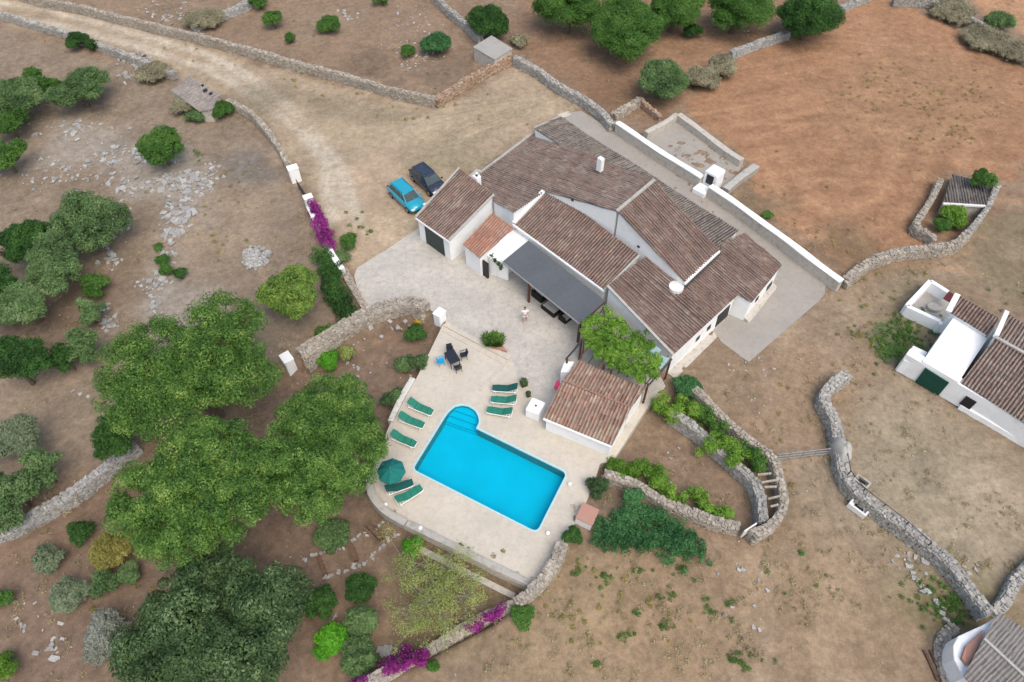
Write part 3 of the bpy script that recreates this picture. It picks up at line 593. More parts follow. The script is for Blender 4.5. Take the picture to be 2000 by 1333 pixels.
# white-capped wall behind the house
def capwall(name, pxs, h, wd, label, face='mortared', cap='white', capw=None, dz=0.12, cat='white wall', group=None):
    pts = [at(x, y, h)[:2] for x, y in pxs]; c, t = resample(cat_rom(pts, 0.6), 0.6); tan = np.gradient(c, axis=0); tan /= np.linalg.norm(tan, axis=1)[:, None]; nor = np.column_stack([-tan[:, 1], tan[:, 0]])
    n = len(c); root = empty(name, (c[n//2][0], c[n//2][1], 0), label, cat, group); cw = (capw or wd)/2
    z0 = hgt(c[:, 0], c[:, 1])-0.3
    def ring(hw, za, zb, m, nm):
        wj = hw*(1+0.06*np.sin(t*1.3)); zt = zb+0.03*np.sin(t*0.8)
        Vc = np.concatenate([np.column_stack([c+nor*(wj*s_)[:, None], z_]) for s_, z_ in ((1, za), (1, zt-0.03), (0.6, zt), (-0.6, zt), (-1, zt-0.03), (-1, za))])
        F = [(j*n+i, j*n+i+1, (j+1)*n+i+1, (j+1)*n+i) for j in range(5) for i in range(n-1)]+[tuple(j*n for j in range(6)), tuple(j*n+n-1 for j in range(5, -1, -1))]
        MB().add(Vc, F).build(nm, M[m], root)
    ring(wd/2, z0, np.full(n, h-dz), face, 'wall'); ring(cw, np.full(n, h-dz-0.01), np.full(n, h), cap, 'coping')
    return root
capwall('whitewashed_wall', [(1206,238),(1250,268),(1310,307),(1372,345)], 1.25, 0.5, 'white-capped stone wall behind the house, upper stretch left of the white wellhouse', capw=0.6)
capwall('whitewashed_wall', [(1388,362),(1440,397),(1520,455),(1590,508),(1645,548)], 1.25, 0.52, 'white-capped stone wall behind the house, long lower stretch right of the white wellhouse', capw=0.62)
# parapet of the pool terrace
capwall('terrace_parapet', [(806,738),(785,775),(762,822)], 0.22, 0.42, 'rough whitish low parapet beside the left-hand sun loungers', face='mortared', cap='rockcap', cat='parapet')
capwall('terrace_parapet', [(722,930),(722,958),(738,984),(764,1006),(792,1020)], 0.32, 0.5, 'curved cement parapet at the corner of the terrace under the parasol', face='cement', cap='cement', cat='parapet')
capwall('terrace_parapet', [(795,1021),(915,1080),(1041,1142)], 0.12, 0.45, 'long straight cement edging of the pool terrace above the lower garden', face='mortared', cap='cement', cat='parapet')
capwall('terrace_parapet', [(1100,1062),(1083,1098),(1050,1140)], 0.1, 0.4, 'short stony edging at the bottom right corner of the pool terrace', face='mortared', cap='cement', cat='parapet')
# retaining face below the terrace
a = at(792,1024,0); b = at(1043,1148,0); d = (b-a)/np.linalg.norm(b-a); nn = np.array([d[1], -d[0], 0]); nn = nn if nn[1] < 0 else -nn
tag(MB().prism([(*(a+nn*o_)[:2], -0.06) for o_ in (0.0,)]+[(*b[:2], -0.06), (*(b+nn*0.14)[:2], -0.1), (*(a+nn*0.14)[:2], -0.1)], [(*a[:2], GD-0.5), (*b[:2], GD-0.5), (*(b+nn*0.3)[:2], GD-0.5), (*(a+nn*0.3)[:2], GD-0.5)]).build('retaining_wall', M['mortared'], loc=(*a[:2], GD)),
    'brown retaining wall holding the pool terrace above the lower garden', 'retaining wall')
tag(MB().prism([(*(a+nn*0.55+d*1.2)[:2], GD+0.25), (*(b+nn*0.55-d*1)[:2], GD+0.25), (*(b+nn*0.95-d*1)[:2], GD+0.25), (*(a+nn*0.95+d*1.2)[:2], GD+0.25)], [(*(a+nn*0.55+d*1.2)[:2], GD-0.3), (*(b+nn*0.55-d*1)[:2], GD-0.3), (*(b+nn*0.95-d*1)[:2], GD-0.3), (*(a+nn*0.95+d*1.2)[:2], GD-0.3)]).build('garden_kerb', M['mortared'], loc=(*a[:2], GD)),
    'narrow brown masonry ledge at the foot of the terrace retaining wall', 'kerb')

# gate pillars and white posts
def pillar(px, py, h, wx, wy, label, ang=UA, zb=0.0):
    h *= 0.9; wx *= 0.85; wy *= 0.85
    p = at(px, py, zb+h); r = empty('gate_pillar', (p[0], p[1], zb), label, 'gate pillar', 'white masonry pillars')
    MB().box((p[0], p[1], zb-0.4), wx, wy, h+0.34, ang).build('shaft', M['white'], r, bevel=0.03)
    MB().box((p[0], p[1], zb+h-0.055), wx+0.07, wy+0.07, 0.075, ang).build('cap', M['whiteroof'], r, bevel=0.02)
pillar(571,327, 1.7, 0.85, 1.1, 'white gate pillar at the end of the curved wall, upper of the driveway pair', R(-62))
pillar(601,384, 1.6, 0.75, 0.9, 'white gate pillar topped by purple bougainvillea, lower of the driveway pair', R(-62))
pillar(559,698, 2.2, 0.85, 1.15, 'white pillar beside the big pines at the low end of the broad stone wall', R(38), GD)
pillar(858,610, 1.15, 0.8, 0.95, 'white pillar at the top of the terrace steps', R(-35))
# driveway gate
a, b = at(578,352,1.0), at(597,380,1.0)
g_ = empty('metal_gate', (*a[:2], 0), 'thin closed metal gate between the two white driveway pillars', 'gate')
MB().beam((*a[:2], 1.05), (*b[:2], 1.05), 0.05, 0.05).beam((*a[:2], 0.15), (*b[:2], 0.15), 0.05, 0.05).build('frame', M['metal'], g_)
mb = MB()
for t in np.linspace(0, 1, 12): p = a*(1-t)+b*t; mb.beam((*p[:2], 0.12), (*p[:2], 1.1), 0.03, 0.03)
mb.build('bars', M['metal'], g_)

# ---------------------------------------------------------------- BUILDINGS
def plane_pts(anchor, z, down_ang, pitch, pts):
    """intersect the sight lines of photo points with a roof plane"""
    A = at(*anchor, z); dv = np.array([math.cos(down_ang)*math.cos(pitch), math.sin(down_ang)*math.cos(pitch), -math.sin(pitch)])
    tv = np.array([-math.sin(down_ang), math.cos(down_ang), 0]); nv = np.cross(dv, tv); nv = nv if nv[2] > 0 else -nv
    out = []
    for x, y in pts:
        d = ray(x, y); s = (nv@(A-np.array([0, 0, CH])))/(nv@d); out.append(np.array([0, 0, CH])+d*s)
    return np.array(out), dv, tv, nv, A
PITCH_T, ROW = 0.245, 0.40
def tiles(name, polys, fr, mat, parent, period=PITCH_T, amp=0.07, row=ROW, sag=0.05):
    dv, tv, nv, A = fr; bmA = bmesh.new(); uvl = bmA.loops.layers.uv.new('UVMap')
    for poly in polys:
        st = np.array([((p-A)@dv, (p-A)@tv) for p in poly])
        s0, s1 = math.floor(st[:, 0].min()/row)*row, st[:, 0].max()+0.02; t0, t1 = math.floor(st[:, 1].min()/period)*period, st[:, 1].max()+period
        nt_ = int(round((t1-t0)/period))*6; tt = t0+np.arange(nt_+1)*period/6
        rows = int(math.ceil((s1-s0)/row)); ss = []; lift = []
        for r_ in range(rows): ss += [s0+r_*row+0.001, s0+(r_+1)*row]; lift += [0.0, 0.028]
        ss = np.array(ss); lift = np.array(lift)
        rr = np.random.default_rng(int(abs(s0*7+t0*13)) % 9999+3)
        col = np.floor(tt/period+1e-6).astype(int); colr = rr.normal(0, 0.022, col.max()-col.min()+1)[col-col.min()]
        jr = rr.normal(0, 0.014, (rows, len(tt)//3+2))
        S, T = np.meshgrid(ss, tt, indexing='ij')
        Hh = amp*(0.85+0.15*np.sin(T*0.9)*np.sin(S*0.8))*np.cos(2*math.pi*T/period)+lift[:, None]+sag*np.sin(T*0.55+1)*np.sin(S*0.5)
        Hh += jr[np.repeat(np.arange(rows), 2)][:, (np.arange(len(tt))//3)]
        T2 = T+colr[None]*0.6+0.012*np.sin(S*3+T*1.3)
        Vv = A+S[..., None]*dv+T2[..., None]*tv+Hh[..., None]*nv
        bm = bmesh.new(); vs = [bm.verts.new(v) for v in Vv.reshape(-1, 3)]; nc = len(tt)
        for i in range(len(ss)-1):
            for j in range(nc-1): bm.faces.new((vs[i*nc+j], vs[i*nc+j+1], vs[(i+1)*nc+j+1], vs[(i+1)*nc+j]))
        c = poly.mean(0)
        for i in range(len(poly)):
            e = poly[(i+1) % len(poly)]-poly[i]; en = np.cross(e, nv); en /= np.linalg.norm(en)
            if en@(c-poly[i]) > 0: en = -en
            bmesh.ops.bisect_plane(bm, geom=bm.verts[:]+bm.edges[:]+bm.faces[:], plane_co=Vector(poly[i]), plane_no=Vector(en), clear_outer=True)
        me = bpy.data.meshes.new('t'); bm.to_mesh(me); bm.free(); bmA.from_mesh(me); bpy.data.meshes.remove(me)
    dvv, tvv, AA = Vector(dv), Vector(tv), Vector(A); off = Vector(parent.location)
    for f in bmA.faces:
        cs = (f.calc_center_median()-AA); 
        for l in f.loops: q = l.vert.co-AA; l[uvl].uv = (q.dot(tvv)/period, cs.dot(dvv)/row)
    nvv = Vector(nv)
    for f in bmA.faces:
        f.normal_update()
        if f.normal.dot(nvv) < 0: f.normal_flip()
    for v in bmA.verts: v.co -= off
    me = bpy.data.meshes.new(name); bmA.to_mesh(me); bmA.free(); me.materials.append(mat)
    o = bpy.data.objects.new(name, me); COL.objects.link(o); o.parent = parent; return o
def shrink(poly, d):
    p2 = offset(np.array([p[:2] for p in poly]), -d); return p2
def block(poly, fr, parent, mat, z0=0.0, inset=0.12, drop=0.14, name='wall'):
    """solid walls under a roof polygon"""
    dv, tv, nv, A = fr; q = shrink(poly, inset); top = []
    for p in q: z = A[2]-((p[0]-A[0])*nv[0]+(p[1]-A[1])*nv[1])/nv[2]-drop; top.append((p[0], p[1], z))
    return MB().prism(top, [(p[0], p[1], z0) for p in q]).build(name, mat, parent)
def roof(anchor, z, ang, pitch, polys, parent, mat, z0=0.0, inset=0.12, **kw):
    P0 = [plane_pts(anchor, z, ang, pitch, pl) for pl in polys]; fr = P0[0][1:]
    ps = [p[0] for p in P0]; tiles('roof', ps, fr, mat, parent, **kw)
    for p in ps: block(p, fr, parent, M['white'], z0, inset)
    return ps, fr
def strip(a, b, wd, ht, parent, mat, name, lift=0.03):
    a = np.array(a)+[0, 0, lift]; b = np.array(b)+[0, 0, lift]; return MB().beam(a, b, wd, ht).build(name, mat, parent)
SW, SE, NW, NE = VA+math.pi, UA, UA+math.pi, VA
house = empty('farmhouse', (*at(1200,560)[:2], 0), 'large whitewashed farmhouse with many brown barrel-tile roofs in the middle of the photo', 'farmhouse')
# garage
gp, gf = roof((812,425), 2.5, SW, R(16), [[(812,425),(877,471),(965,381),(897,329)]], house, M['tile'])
for i, j in ((0, 3), (1, 2)): strip(gp[0][i], gp[0][j], 0.18, 0.10, house, M['cement'], 'verge', 0.05)
strip(gp[0][0]+[0, 0, -0.1], gp[0][1]+[0, 0, -0.1], 0.16, 0.14, house, M['white'], 'eave_trim', 0.0)
# small red roof
hp, hf = roof((904,478), 2.3, SW, R(19), [[(904,478),(937,506),(1004,446),(962,415)]], house, M['tilered'])
# middle front roof
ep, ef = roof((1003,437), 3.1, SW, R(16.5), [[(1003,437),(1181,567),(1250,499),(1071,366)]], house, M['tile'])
strip(ep[0][0]+[0, 0, 0.02], ep[0][3]*0.86+ep[0][0]*0.14+[0, 0, 0.05], 0.34, 0.24, house, M['white'], 'parapet', 0.06)
strip(ep[0][0]+[0, 0, -0.12], ep[0][1]+[0, 0, -0.12], 0.26, 0.16, house, M['white'], 'eave_trim', 0.0)
strip(ep[0][1], ep[0][2], 0.16, 0.14, house, M['tile'] if 0 else M['cement'], 'verge', 0.05)
# right wing
CZ = 2.5
cpoly = [[(1186,559),(1315,694),(1441,577),(1310,440)], [(1468,592),(1528,518),(1456,454),(1393,524)]]
P0 = [plane_pts((1315,694), CZ, SE, R(9.5), pl) for pl in cpoly]; cf = P0[0][1:]
c1, c2 = P0[0][0], P0[1][0]
es = (c1[2]-c2[0]); es = es/np.linalg.norm(es); c1[3] = c1[2]+es*np.linalg.norm(c1[0]-c1[1]); c2[3] = c2[0]+es*(np.linalg.norm(c2[2]-c2[1])+2.6)
# keep the two pieces square to each other
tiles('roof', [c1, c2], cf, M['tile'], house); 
block(c1, cf, house, M['white'], -1.2); block(c2, cf, house, M['white'], 0.0)
strip(c1[0], c1[1], 0.2, 0.10, house, M['cement'], 'verge', 0.04)
# central gable
dp, df = roof((1205,414), 6.4, SE, R(20.5), [[(1205,414),(1278,353),(1405,489),(1337,553)]], house, M['tile'], z0=2.0)
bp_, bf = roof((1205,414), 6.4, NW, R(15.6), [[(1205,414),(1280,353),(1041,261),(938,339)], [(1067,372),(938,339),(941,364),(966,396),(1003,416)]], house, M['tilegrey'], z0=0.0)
strip(dp[0][0], dp[0][1], 0.26, 0.14, house, M['cement'], 'ridge', 0.07)
strip(bp_[0][2], bp_[0][3], 0.25, 0.12, house, M['cement'], 'verge', 0.05)
strip(dp[0][2]+[0, 0, -0.10], dp[0][3]+[0, 0, -0.10], 0.22, 0.18, house, M['white'], 'eave_trim', 0.0)
g0, g1 = dp[0][3], dp[0][2]
MB().tube([g1+U*0.22+[0, 0, -0.25], g0+U*0.22+[0, 0, -0.32]], 0.06, 8).build('gutter', M['metal'], house)
# back slope
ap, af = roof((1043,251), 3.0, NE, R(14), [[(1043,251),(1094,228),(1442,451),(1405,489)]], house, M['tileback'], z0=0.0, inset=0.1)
strip(ap[0][0], ap[0][1], 0.2, 0.1, house, M['cement'], 'verge', 0.04)
# apse-like white cap at the foot of the gable wall
cA, cB = shrink(dp[0], 0.12)[0], shrink(dp[0], 0.12)[3]
q = plane_pts((1315,694), CZ, SE, R(9.5), [(1317,566)])[0][0]
mb = MB(); nn_ = 20; rad = 0.58
mb.prism([(q[0]+V[0]*0.2+rad*math.cos(t), q[1]+V[1]*0.2+rad*math.sin(t), q[2]+0.24) for t in np.linspace(0, 2*math.pi, nn_, endpoint=False)], [(q[0]+V[0]*0.2+rad*math.cos(t), q[1]+V[1]*0.2+rad*math.sin(t), q[2]-0.6) for t in np.linspace(0, 2*math.pi, nn_, endpoint=False)])
mb.build('round_turret', M['oldwhite'], house)
# low white roof between red roof and awning, and the little porch wall with pots
lw = [at(1004,447,2.35), at(1034,469,2.35), at(981,513,1.9), at(957,505,1.9), at(950,496,2.1)]
MB().prism(lw, [(*p[:2], 0) for p in lw]).build('white_lean_to', M['whiteroof'], house)
lw = [at(959,505,1.55), at(981,513,1.75), at(994,522,1.5), at(992,532,1.1), at(972,524,1.1), at(958,512,1.3)]
MB().prism(lw, [(*p[:2], 0) for p in lw]).build('porch_wall', M['white'], house, bevel=0.05)
p = at(950,500,1.9); MB().box((p[0]-0.1, p[1]-0.55, 0), 0.7, 0.16, 1.75, UA).build('arched_doorway', M['dark'], house)
for (x, y) in ((961,505),(967,512),(974,519),(978,527)):
    p = at(x, y, 1.75 if y < 524 else 1.3)
    po_ = empty('flower_pot', p, {505: 'small dark potted plant nearest the red roof on the white porch wall', 512: 'small dark potted plant, second from the red roof on the white porch wall', 519: 'bushy dark potted plant in the middle of the white porch wall', 527: 'dark potted plant at the outer end of the white porch wall'}[y], 'pot', 'pots on the porch wall')
    MB().tube([p, p+[0, 0, 0.22]], [0.1, 0.14], 10).build('pot', M['soilpot'], po_)
    mb = MB(); C_ = p+[0, 0, 0.3]+rng.normal(0, 0.08, (40, 3))
    for c in C_: a_ = rng.normal(0, 0.07, (3, 3)); mb.add(c+a_, [(0, 1, 2)])
    mb.recalc = False; mb.build('leaves', M['darkg'], po_)
# doors and windows set 3 cm proud of the walls
def panel(poly2, fr_edge, pxq, mat, name, parent, out=0.04, label=None):
    A_, B_ = fr_edge; nrm = np.array([B_[1]-A_[1], -(B_[0]-A_[0]), 0]); nrm /= np.linalg.norm(nrm)
    if nrm[1] > 0: nrm = -nrm
    pts = [on_line(x, y, A_+nrm[:2]*out, B_+nrm[:2]*out) for x, y in pxq]
    o = MB().prism(pts, [p-nrm*0.12 for p in pts]).build(name, mat, parent)
    if label: o['label'] = label
    return o
qg = shrink(gp[0], 0.12); panel(None, (qg[0], qg[1]), [(829,442),(865,468),(869,501),(833,475)], M['garage'], 'garage_door', house)
q1 = shrink(c1, 0.12); q2 = shrink(c2, 0.12)
panel(None, (q1[1], q1[2]), [(1427,595),(1403,618),(1397,640),(1421,618)], M['dark'], 'window', house)
panel(None, (q1[1], q1[2]), [(1389,634),(1382,641),(1381,648),(1388,641)], M['dark'], 'window', house)
panel(None, (q1[1], q1[2]), [(1368,655),(1361,662),(1359,669),(1366,662)], M['dark'], 'window', house)
panel(None, (q2[0], q2[1]), [(1509,549),(1499,561),(1496,573),(1506,561)], M['dark'], 'window', house)
panel(None, (q2[0], q2[1]), [(1483,578),(1477,585),(1475,592),(1481,585)], M['dark'], 'window', house)
for (x, y) in ((1117,391),(1246,482)):
    A_, B_ = (shrink(bp_[0], 0.12)[0], shrink(bp_[0], 0.12)[3]) if x < 1200 else (shrink(dp[0], 0.12)[0], shrink(dp[0], 0.12)[3])
    panel(None, (A_, B_), [(x-2, y-2), (x+2, y-1), (x+3, y+3), (x-1, y+2)], M['dark'], 'vent', house, out=0.05)
# chimneys
def chimney(px, py, zt, hgt_, wd, fancy):
    p = at(px, py, zt); c_ = MB().box((p[0], p[1], zt-hgt_), wd, wd*0.8, hgt_, UA).build('chimney', M['whiteroof'], house, bevel=0.02)
    mb = MB()
    if fancy:
        mb.tube([(p[0], p[1], zt), (p[0], p[1], zt+0.25)], 0.11, 10); o = mb.build('chimney_pot', M['soilpot'], None); 
        o.parent = c_; o.location = -np.array(house.location)
        mb = MB(); mb.tube([(p[0], p[1], zt+0.27), (p[0], p[1], zt+0.42)], [0.13, 0.02], 10); o = mb.build('cowl', M['white'], None); o.parent = c_; o.location = -np.array(house.location)
chimney(931, 344, 4.4, 1.9, 0.62, True); chimney(1174, 309, 6.5, 1.3, 0.5, False)
# pipes of the tv aerial
p = dp[0][2]; MB().tube([p, p+[0, 0, 1.1]], 0.02, 6).beam(p+U*0.3+[0, 0, 1.0], p-U*0.3+[0, 0, 1.0], 0.03, 0.03).build('aerial', M['metal'], house)
# stone footing along the south-east wall
def plinth(A_, B_, o1, o2, h, zb=-0.1, name='footing'):
    nrm = np.array([B_[1]-A_[1], -(B_[0]-A_[0])]); nrm /= np.linalg.norm(nrm); nrm = nrm if nrm[0] > 0 else -nrm
    MB().prism([(*(A_-nrm*0.1), h), (*(B_-nrm*0.1), h), (*(B_+nrm*o2), h*0.6), (*(A_+nrm*o1), h*0.6)], [(*(A_-nrm*0.1), zb), (*(B_-nrm*0.1), zb), (*(B_+nrm*(o2+0.25)), zb), (*(A_+nrm*(o1+0.25)), zb)]).build(name, M['mortared'], house)
plinth(q1[1], q1[2], 0.75, 0.6, 0.0, -1.2); plinth(q2[0], q2[1], 0.35, 0.3, 0.4)

# awning
A0, A1, A2, A3 = at(982,511,2.35), at(1133,632,2.35), at(1182,588,2.75), at(1032,470,2.75)
aw = empty('shade_awning', (*at(1082,571)[:2], 0), 'large dark grey cloth awning on posts in front of the farmhouse', 'awning')
gr = 14; Vv = []
for i in range(gr+1):
    for j in range(7):
        s, t = i/gr, j/6; p = (A0*(1-s)+A1*s)*(1-t)+(A3*(1-s)+A2*s)*t; Vv.append(p-[0, 0, 0.20*math.sin(math.pi*t)*abs(math.sin(math.pi*s*3))])
n_ = len(Vv); Vv += [p-np.array([0, 0, 0.02]) for p in Vv]
F = [(i*7+j, i*7+j+1, (i+1)*7+j+1, (i+1)*7+j) for i in range(gr) for j in range(6)]; F += [tuple(x+n_ for x in f[::-1]) for f in F]
MB().add(Vv, F).build('canopy', M['fabric'], aw, smooth=True)
MB().beam(A0-[0, 0, 0.08], A1-[0, 0, 0.08], 0.12, 0.14).build('front_beam', M['galv'], aw)
for t in (0.36, 1.0):
    p = A0*(1-t)+A1*t
    MB().box((p[0], p[1], 0), 0.16, 0.16, 2.25, UA).build('post', M['wood'], aw)
    q = A3*(1-t)+A2*t; MB().beam(p-[0, 0, 0.12], q-[0, 0, 0.14], 0.1, 0.12).build('rafter', M['wood'], aw)
# furniture below it
def sofa(px, py, ang, ln, wd, label, name='wicker_sofa', back=True):
    p = at(px, py, 0.25); r = empty(name, (p[0], p[1], 0), label, 'garden sofa' if back else 'coffee table', None, ang); 
    def mk(nm, mat, *bx):
        m_ = MB(); m_.world = False
        for b_ in bx: m_.box(b_[:3], *b_[3:])
        o = m_.build(nm, mat, None, bevel=0.015); o.parent = r; return o
    if back:
        mk('frame', M['wicker'], (0, 0, 0, ln, wd, 0.3), (0, wd/2-0.08, 0.3, ln, 0.16, 0.4)); mk('armrest', M['wicker'], (-ln/2+0.07, 0, 0.31, 0.14, wd-0.2, 0.25)); mk('armrest', M['wicker'], (ln/2-0.07, 0, 0.31, 0.14, wd-0.2, 0.25))
        mk('cushion', M['cream'], (0, -0.08, 0.31, ln-0.32, wd-0.22, 0.13))
    else:
        mk('frame', M['wicker'], (0, 0, 0.0, ln, wd, 0.40)); mk('table_top', M['cream'], (0, 0, 0.405, ln-0.2, wd-0.18, 0.04))
sofa(1076,603, UA, 1.5, 0.85, 'low dark wicker table with a pale top at the open side of the awning', 'wicker_table', False)
sofa(1054,577, UA+math.pi, 1.2, 0.8, 'dark wicker seat half under the awning near its left post')
sofa(1108,617, UA+math.pi/2, 1.3, 0.8, 'dark wicker seat half under the awning at its right end')
sofa(1098,588, UA, 2.1, 0.85, 'long dark wicker sofa in the shade under the awning')

# pool house
ph = empty('pool_house', (*at(1165,810)[:2], 0), 'small white pool house with a patchy reddish tile roof beside the pool', 'outbuilding')
pu = math.atan2(*(at(1195,870,1.7)-at(1062,815,1.7))[[1, 0]]); pv = pu+math.pi/2
pp, pf = roof((1062,815), 1.75, pu-math.pi/2, R(15), [[(1062,816),(1195,871),(1233,797),(1098,743)]], ph, M['tilepool'], inset=0.14, row=0.45)
# rear slope: falls away from the pool
rid = pp[0][3]
def at_anchor(P3):                        # photo position of a 3-D point
    d = P3-np.array([0, 0, CH]); fw = np.array([0, _st, -_ct]); up = np.array([0, _ct, _st]); D_ = d@fw; return (1000+FPX*d[0]/D_, 666.5-FPX*(d@up)/D_)
pr_, rf_ = roof(at_anchor(rid), rid[2], pu+math.pi/2, R(9), [[(1098,743),(1233,797),(1262,758),(1131,705)]], ph, M['tilepool'], inset=0.14, row=0.45)
strip(pp[0][2], pp[0][3], 0.14, 0.10, ph, M['ridgetile'], 'ridge', 0.03)
strip(pp[0][0]+[0, 0, -0.14], pp[0][1]+[0, 0, -0.14], 0.2, 0.14, ph, M['white'], 'eave_trim', 0)
# annex left of it with a flat white top
lw = [at(1103,706,1.9), at(1122,706,1.9), at(1112,728,1.9), at(1095,726,1.9)]
MB().prism(lw, [(*p[:2], 0) for p in lw]).build('annex', M['white'], ph, bevel=0.03)
qp = [at(1100,727,1.2), at(1104,722,1.2)]
MB().prism([at(1101,728,1.5), at(1108,722,1.5), at(1109,724,1.5), at(1102,730,1.5)], [(*p[:2], 0.02) for p in [at(1101,728,1.5), at(1108,722,1.5), at(1109,724,1.5), at(1102,730,1.5)]]).build('doorway', M['dark'], ph)
# white tank box
p = at(1046,793,1.0); tb = empty('water_tank', (p[0], p[1], 0), 'white masonry water tank box with a small lid hole beside the pool house', 'water tank')
MB().box((p[0], p[1], 0), 1.05, 1.15, 1.0, pu).build('box', M['whiteroof'], tb, bevel=0.04); MB().box((p[0]+0.02, p[1], 1.002), 0.14, 0.14, 0.03, pu).build('lid', M['metal'], tb)
# pink towel / float leaning at pool house corner
p = at(1091,750,0.5); pt = tag(MB().box((0, 0, 0), 0.5, 0.75, 0.18, R(-20)).build('inflatable_float', M['pink'], loc=(0, 0, 0), bevel=0.07), 'pink inflatable float lying by the pool house roof corner', 'float'); pt.location = (p[0], p[1], 0.25)
# brick topped box at the terrace edge
p = at(1147,1004,0.8); bb = empty('pump_box', (p[0], p[1], 0), 'small white pump box with a terracotta top at the edge of the pool terrace', 'pump box')
MB().box((p[0], p[1], -0.3), 1.1, 1.2, 1.04, R(-28)).build('box', M['white'], bb, bevel=0.02); MB().box((p[0], p[1], 0.745), 1.16, 1.26, 0.07, R(-28)).build('lid', M['brick'], bb, bevel=0.015)

# vine pergola
PG = [at(1128,640,2.6), at(1175,597,2.6), at(1296,700,2.6), at(1262,752,2.6), at(1112,690,2.6)]
pg = empty('pergola', (*at(1200,690)[:2], 0), 'timber pergola between farmhouse and pool house, grown over with green vine', 'pergola')
for (x, y) in ((1108,700),(1136,664),(1266,750),(1310,702),(1180,712)):
    p = at(x, y, 2.5); MB().box((p[0], p[1], 0), 0.12, 0.12, 2.5, UA).build('post', M['wood'], pg)
for k_ in range(9):
    t = k_/8; a = np.array(at(1132,646,2.5))*(1-t)+np.array(at(1310,702,2.5))*0*t; 
    a = at(1112+150*t, 696+54*t, 2.5); b = at(1180+125*t, 600+95*t, 2.5); MB().beam(a, b, 0.07, 0.09).build('rafter', M['wood'] if k_ % 2 else M['metal'], pg)
MB().beam(at(1105,702,2.4), at(1132,672,2.4), 0.1, 0.12).build('beam', M['metal'], pg)
MB().beam(at(1264,756,2.4), at(1312,702,2.4), 0.1, 0.12).build('beam', M['metal'], pg)
M['poly'] = plain('translucent_panel', (0.30, 0.42, 0.42), 0.3, var=0.15)
for q in ([(1172,690),(1196,660),(1210,668),(1186,702)], [(1254,686),(1272,668),(1292,684),(1276,706)], [(1278,712),(1290,694),(1308,700),(1290,722)]):
    t_ = [at(*v, 2.57) for v in q]; MB().prism(t_, [p-np.array([0, 0, 0.015]) for p in t_]).build('roof_panel', M['poly'], pg)

# wellhouse in the white wall
p = at(1398,332,2.0); wh = empty('wellhouse', (p[0], p[1], 0), 'little white wellhouse with a black opening set in the wall behind the house', 'wellhouse')
MB().box((p[0], p[1], 0), 1.35, 1.35, 1.85, VA, 1.0).build('walls', M['white'], wh, bevel=0.04); MB().box((p[0], p[1], 1.855), 1.4, 1.4, 0.2, VA, 0.75).build('cap', M['whiteroof'], wh, bevel=0.04)
dd = -V*0.69; MB().box((p[0]+dd[0], p[1]+dd[1], 0.75), 0.08, 0.72, 0.95, VA).build('opening', M['dark'], wh)
MB().box((p[0]+dd[0]*2.0-U[0]*0.2, p[1]+dd[1]*2.0-U[1]*0.2, 0), 1.2, 1.3, 0.55, VA).build('step', M['white'], wh, bevel=0.05)
# threshing / cistern court
fill_sheet('cistern_floor', [pxpoly([(1262,272),(1322,240),(1345,245),(1452,325),(1415,368),(1380,358),(1300,305)])], 0.06, M['path'], skirt=0.4)
capwall('cistern_wall', [(1262,258),(1300,238),(1322,222)], 0.8, 0.55, 'tan cemented wall on the left side of the concrete court', face='mortared', cap='mortared', cat='low wall', group='walls of the concrete court')
capwall('cistern_wall', [(1326,222),(1380,262),(1425,296),(1450,312)], 0.8, 0.65, 'long tan cemented wall on the field side of the concrete court', face='mortared', cap='mortared', cat='low wall', group='walls of the concrete court')
capwall('cistern_wall', [(1478,322),(1450,342),(1418,368)], 0.7, 0.7, 'grey lichen-covered trough wall on the right side of the concrete court', face='concrete', cap='cement', cat='low wall', group='walls of the concrete court')

# flat-roofed hut
hq = [at(960,70,1.6), at(1000,95,1.6), at(966,116,1.6), at(925,92,1.6)]
ht_ = empty('stone_hut', (*at(962,95)[:2], 0), 'small stone hut with a flat grey roof at the top of the reddish wall', 'hut')
MB().prism([p-np.array([0, 0, 0.12]) for p in hq], [(*p[:2], -0.1) for p in hq]).build('walls', M['mortared'], ht_)
MB().prism([(p-np.mean(hq, 0))*1.03+np.mean(hq, 0) for p in hq], [(p-np.mean(hq, 0))*1.03+np.mean(hq, 0)-[0, 0, 0.12] for p in hq]).build('roof_slab', M['concrete'], ht_)
# shed by the road
sh = empty('tiled_shed', (*at(382,200)[:2], 0), 'small ruined shed with a grey tile roof and holes beside the dirt road', 'shed')
sa = math.atan2(*(at(390,218,1.4)-at(430,186,1.4))[[1, 0]]); e_ = at(335,178,1.5)-at(390,219,1.5); dn = math.atan2(-(e_[0]), e_[1])
if math.sin(dn) > 0: dn += math.pi
rs = plane_pts((335,178), 1.25, dn, R(13), [(335,178),(390,219),(412,216),(432,186),(366,146)])
tiles('roof', [rs[0]], rs[1:], M['sheet'], sh); block(rs[0], rs[1:], sh, M['mortared'], -0.1, 0.2)
for (x, y, s_) in ((402,178,2.3),(413,184,1.8),(396,168,1.0)):
    c_ = plane_pts((335,178), 1.25, dn, R(13), [(x, y)])[0][0]; MB().prism([c_+[0.13*s_*math.cos(t)*random.uniform(.7, 1.2), 0.16*s_*math.sin(t), 0.10] for t in np.linspace(0, 6.28, 9)[:-1]], [c_+[0.1*s_*math.cos(t), 0.1*s_*math.sin(t), -0.1] for t in np.linspace(0, 6.28, 9)[:-1]]).build('hole', M['dark'], sh)
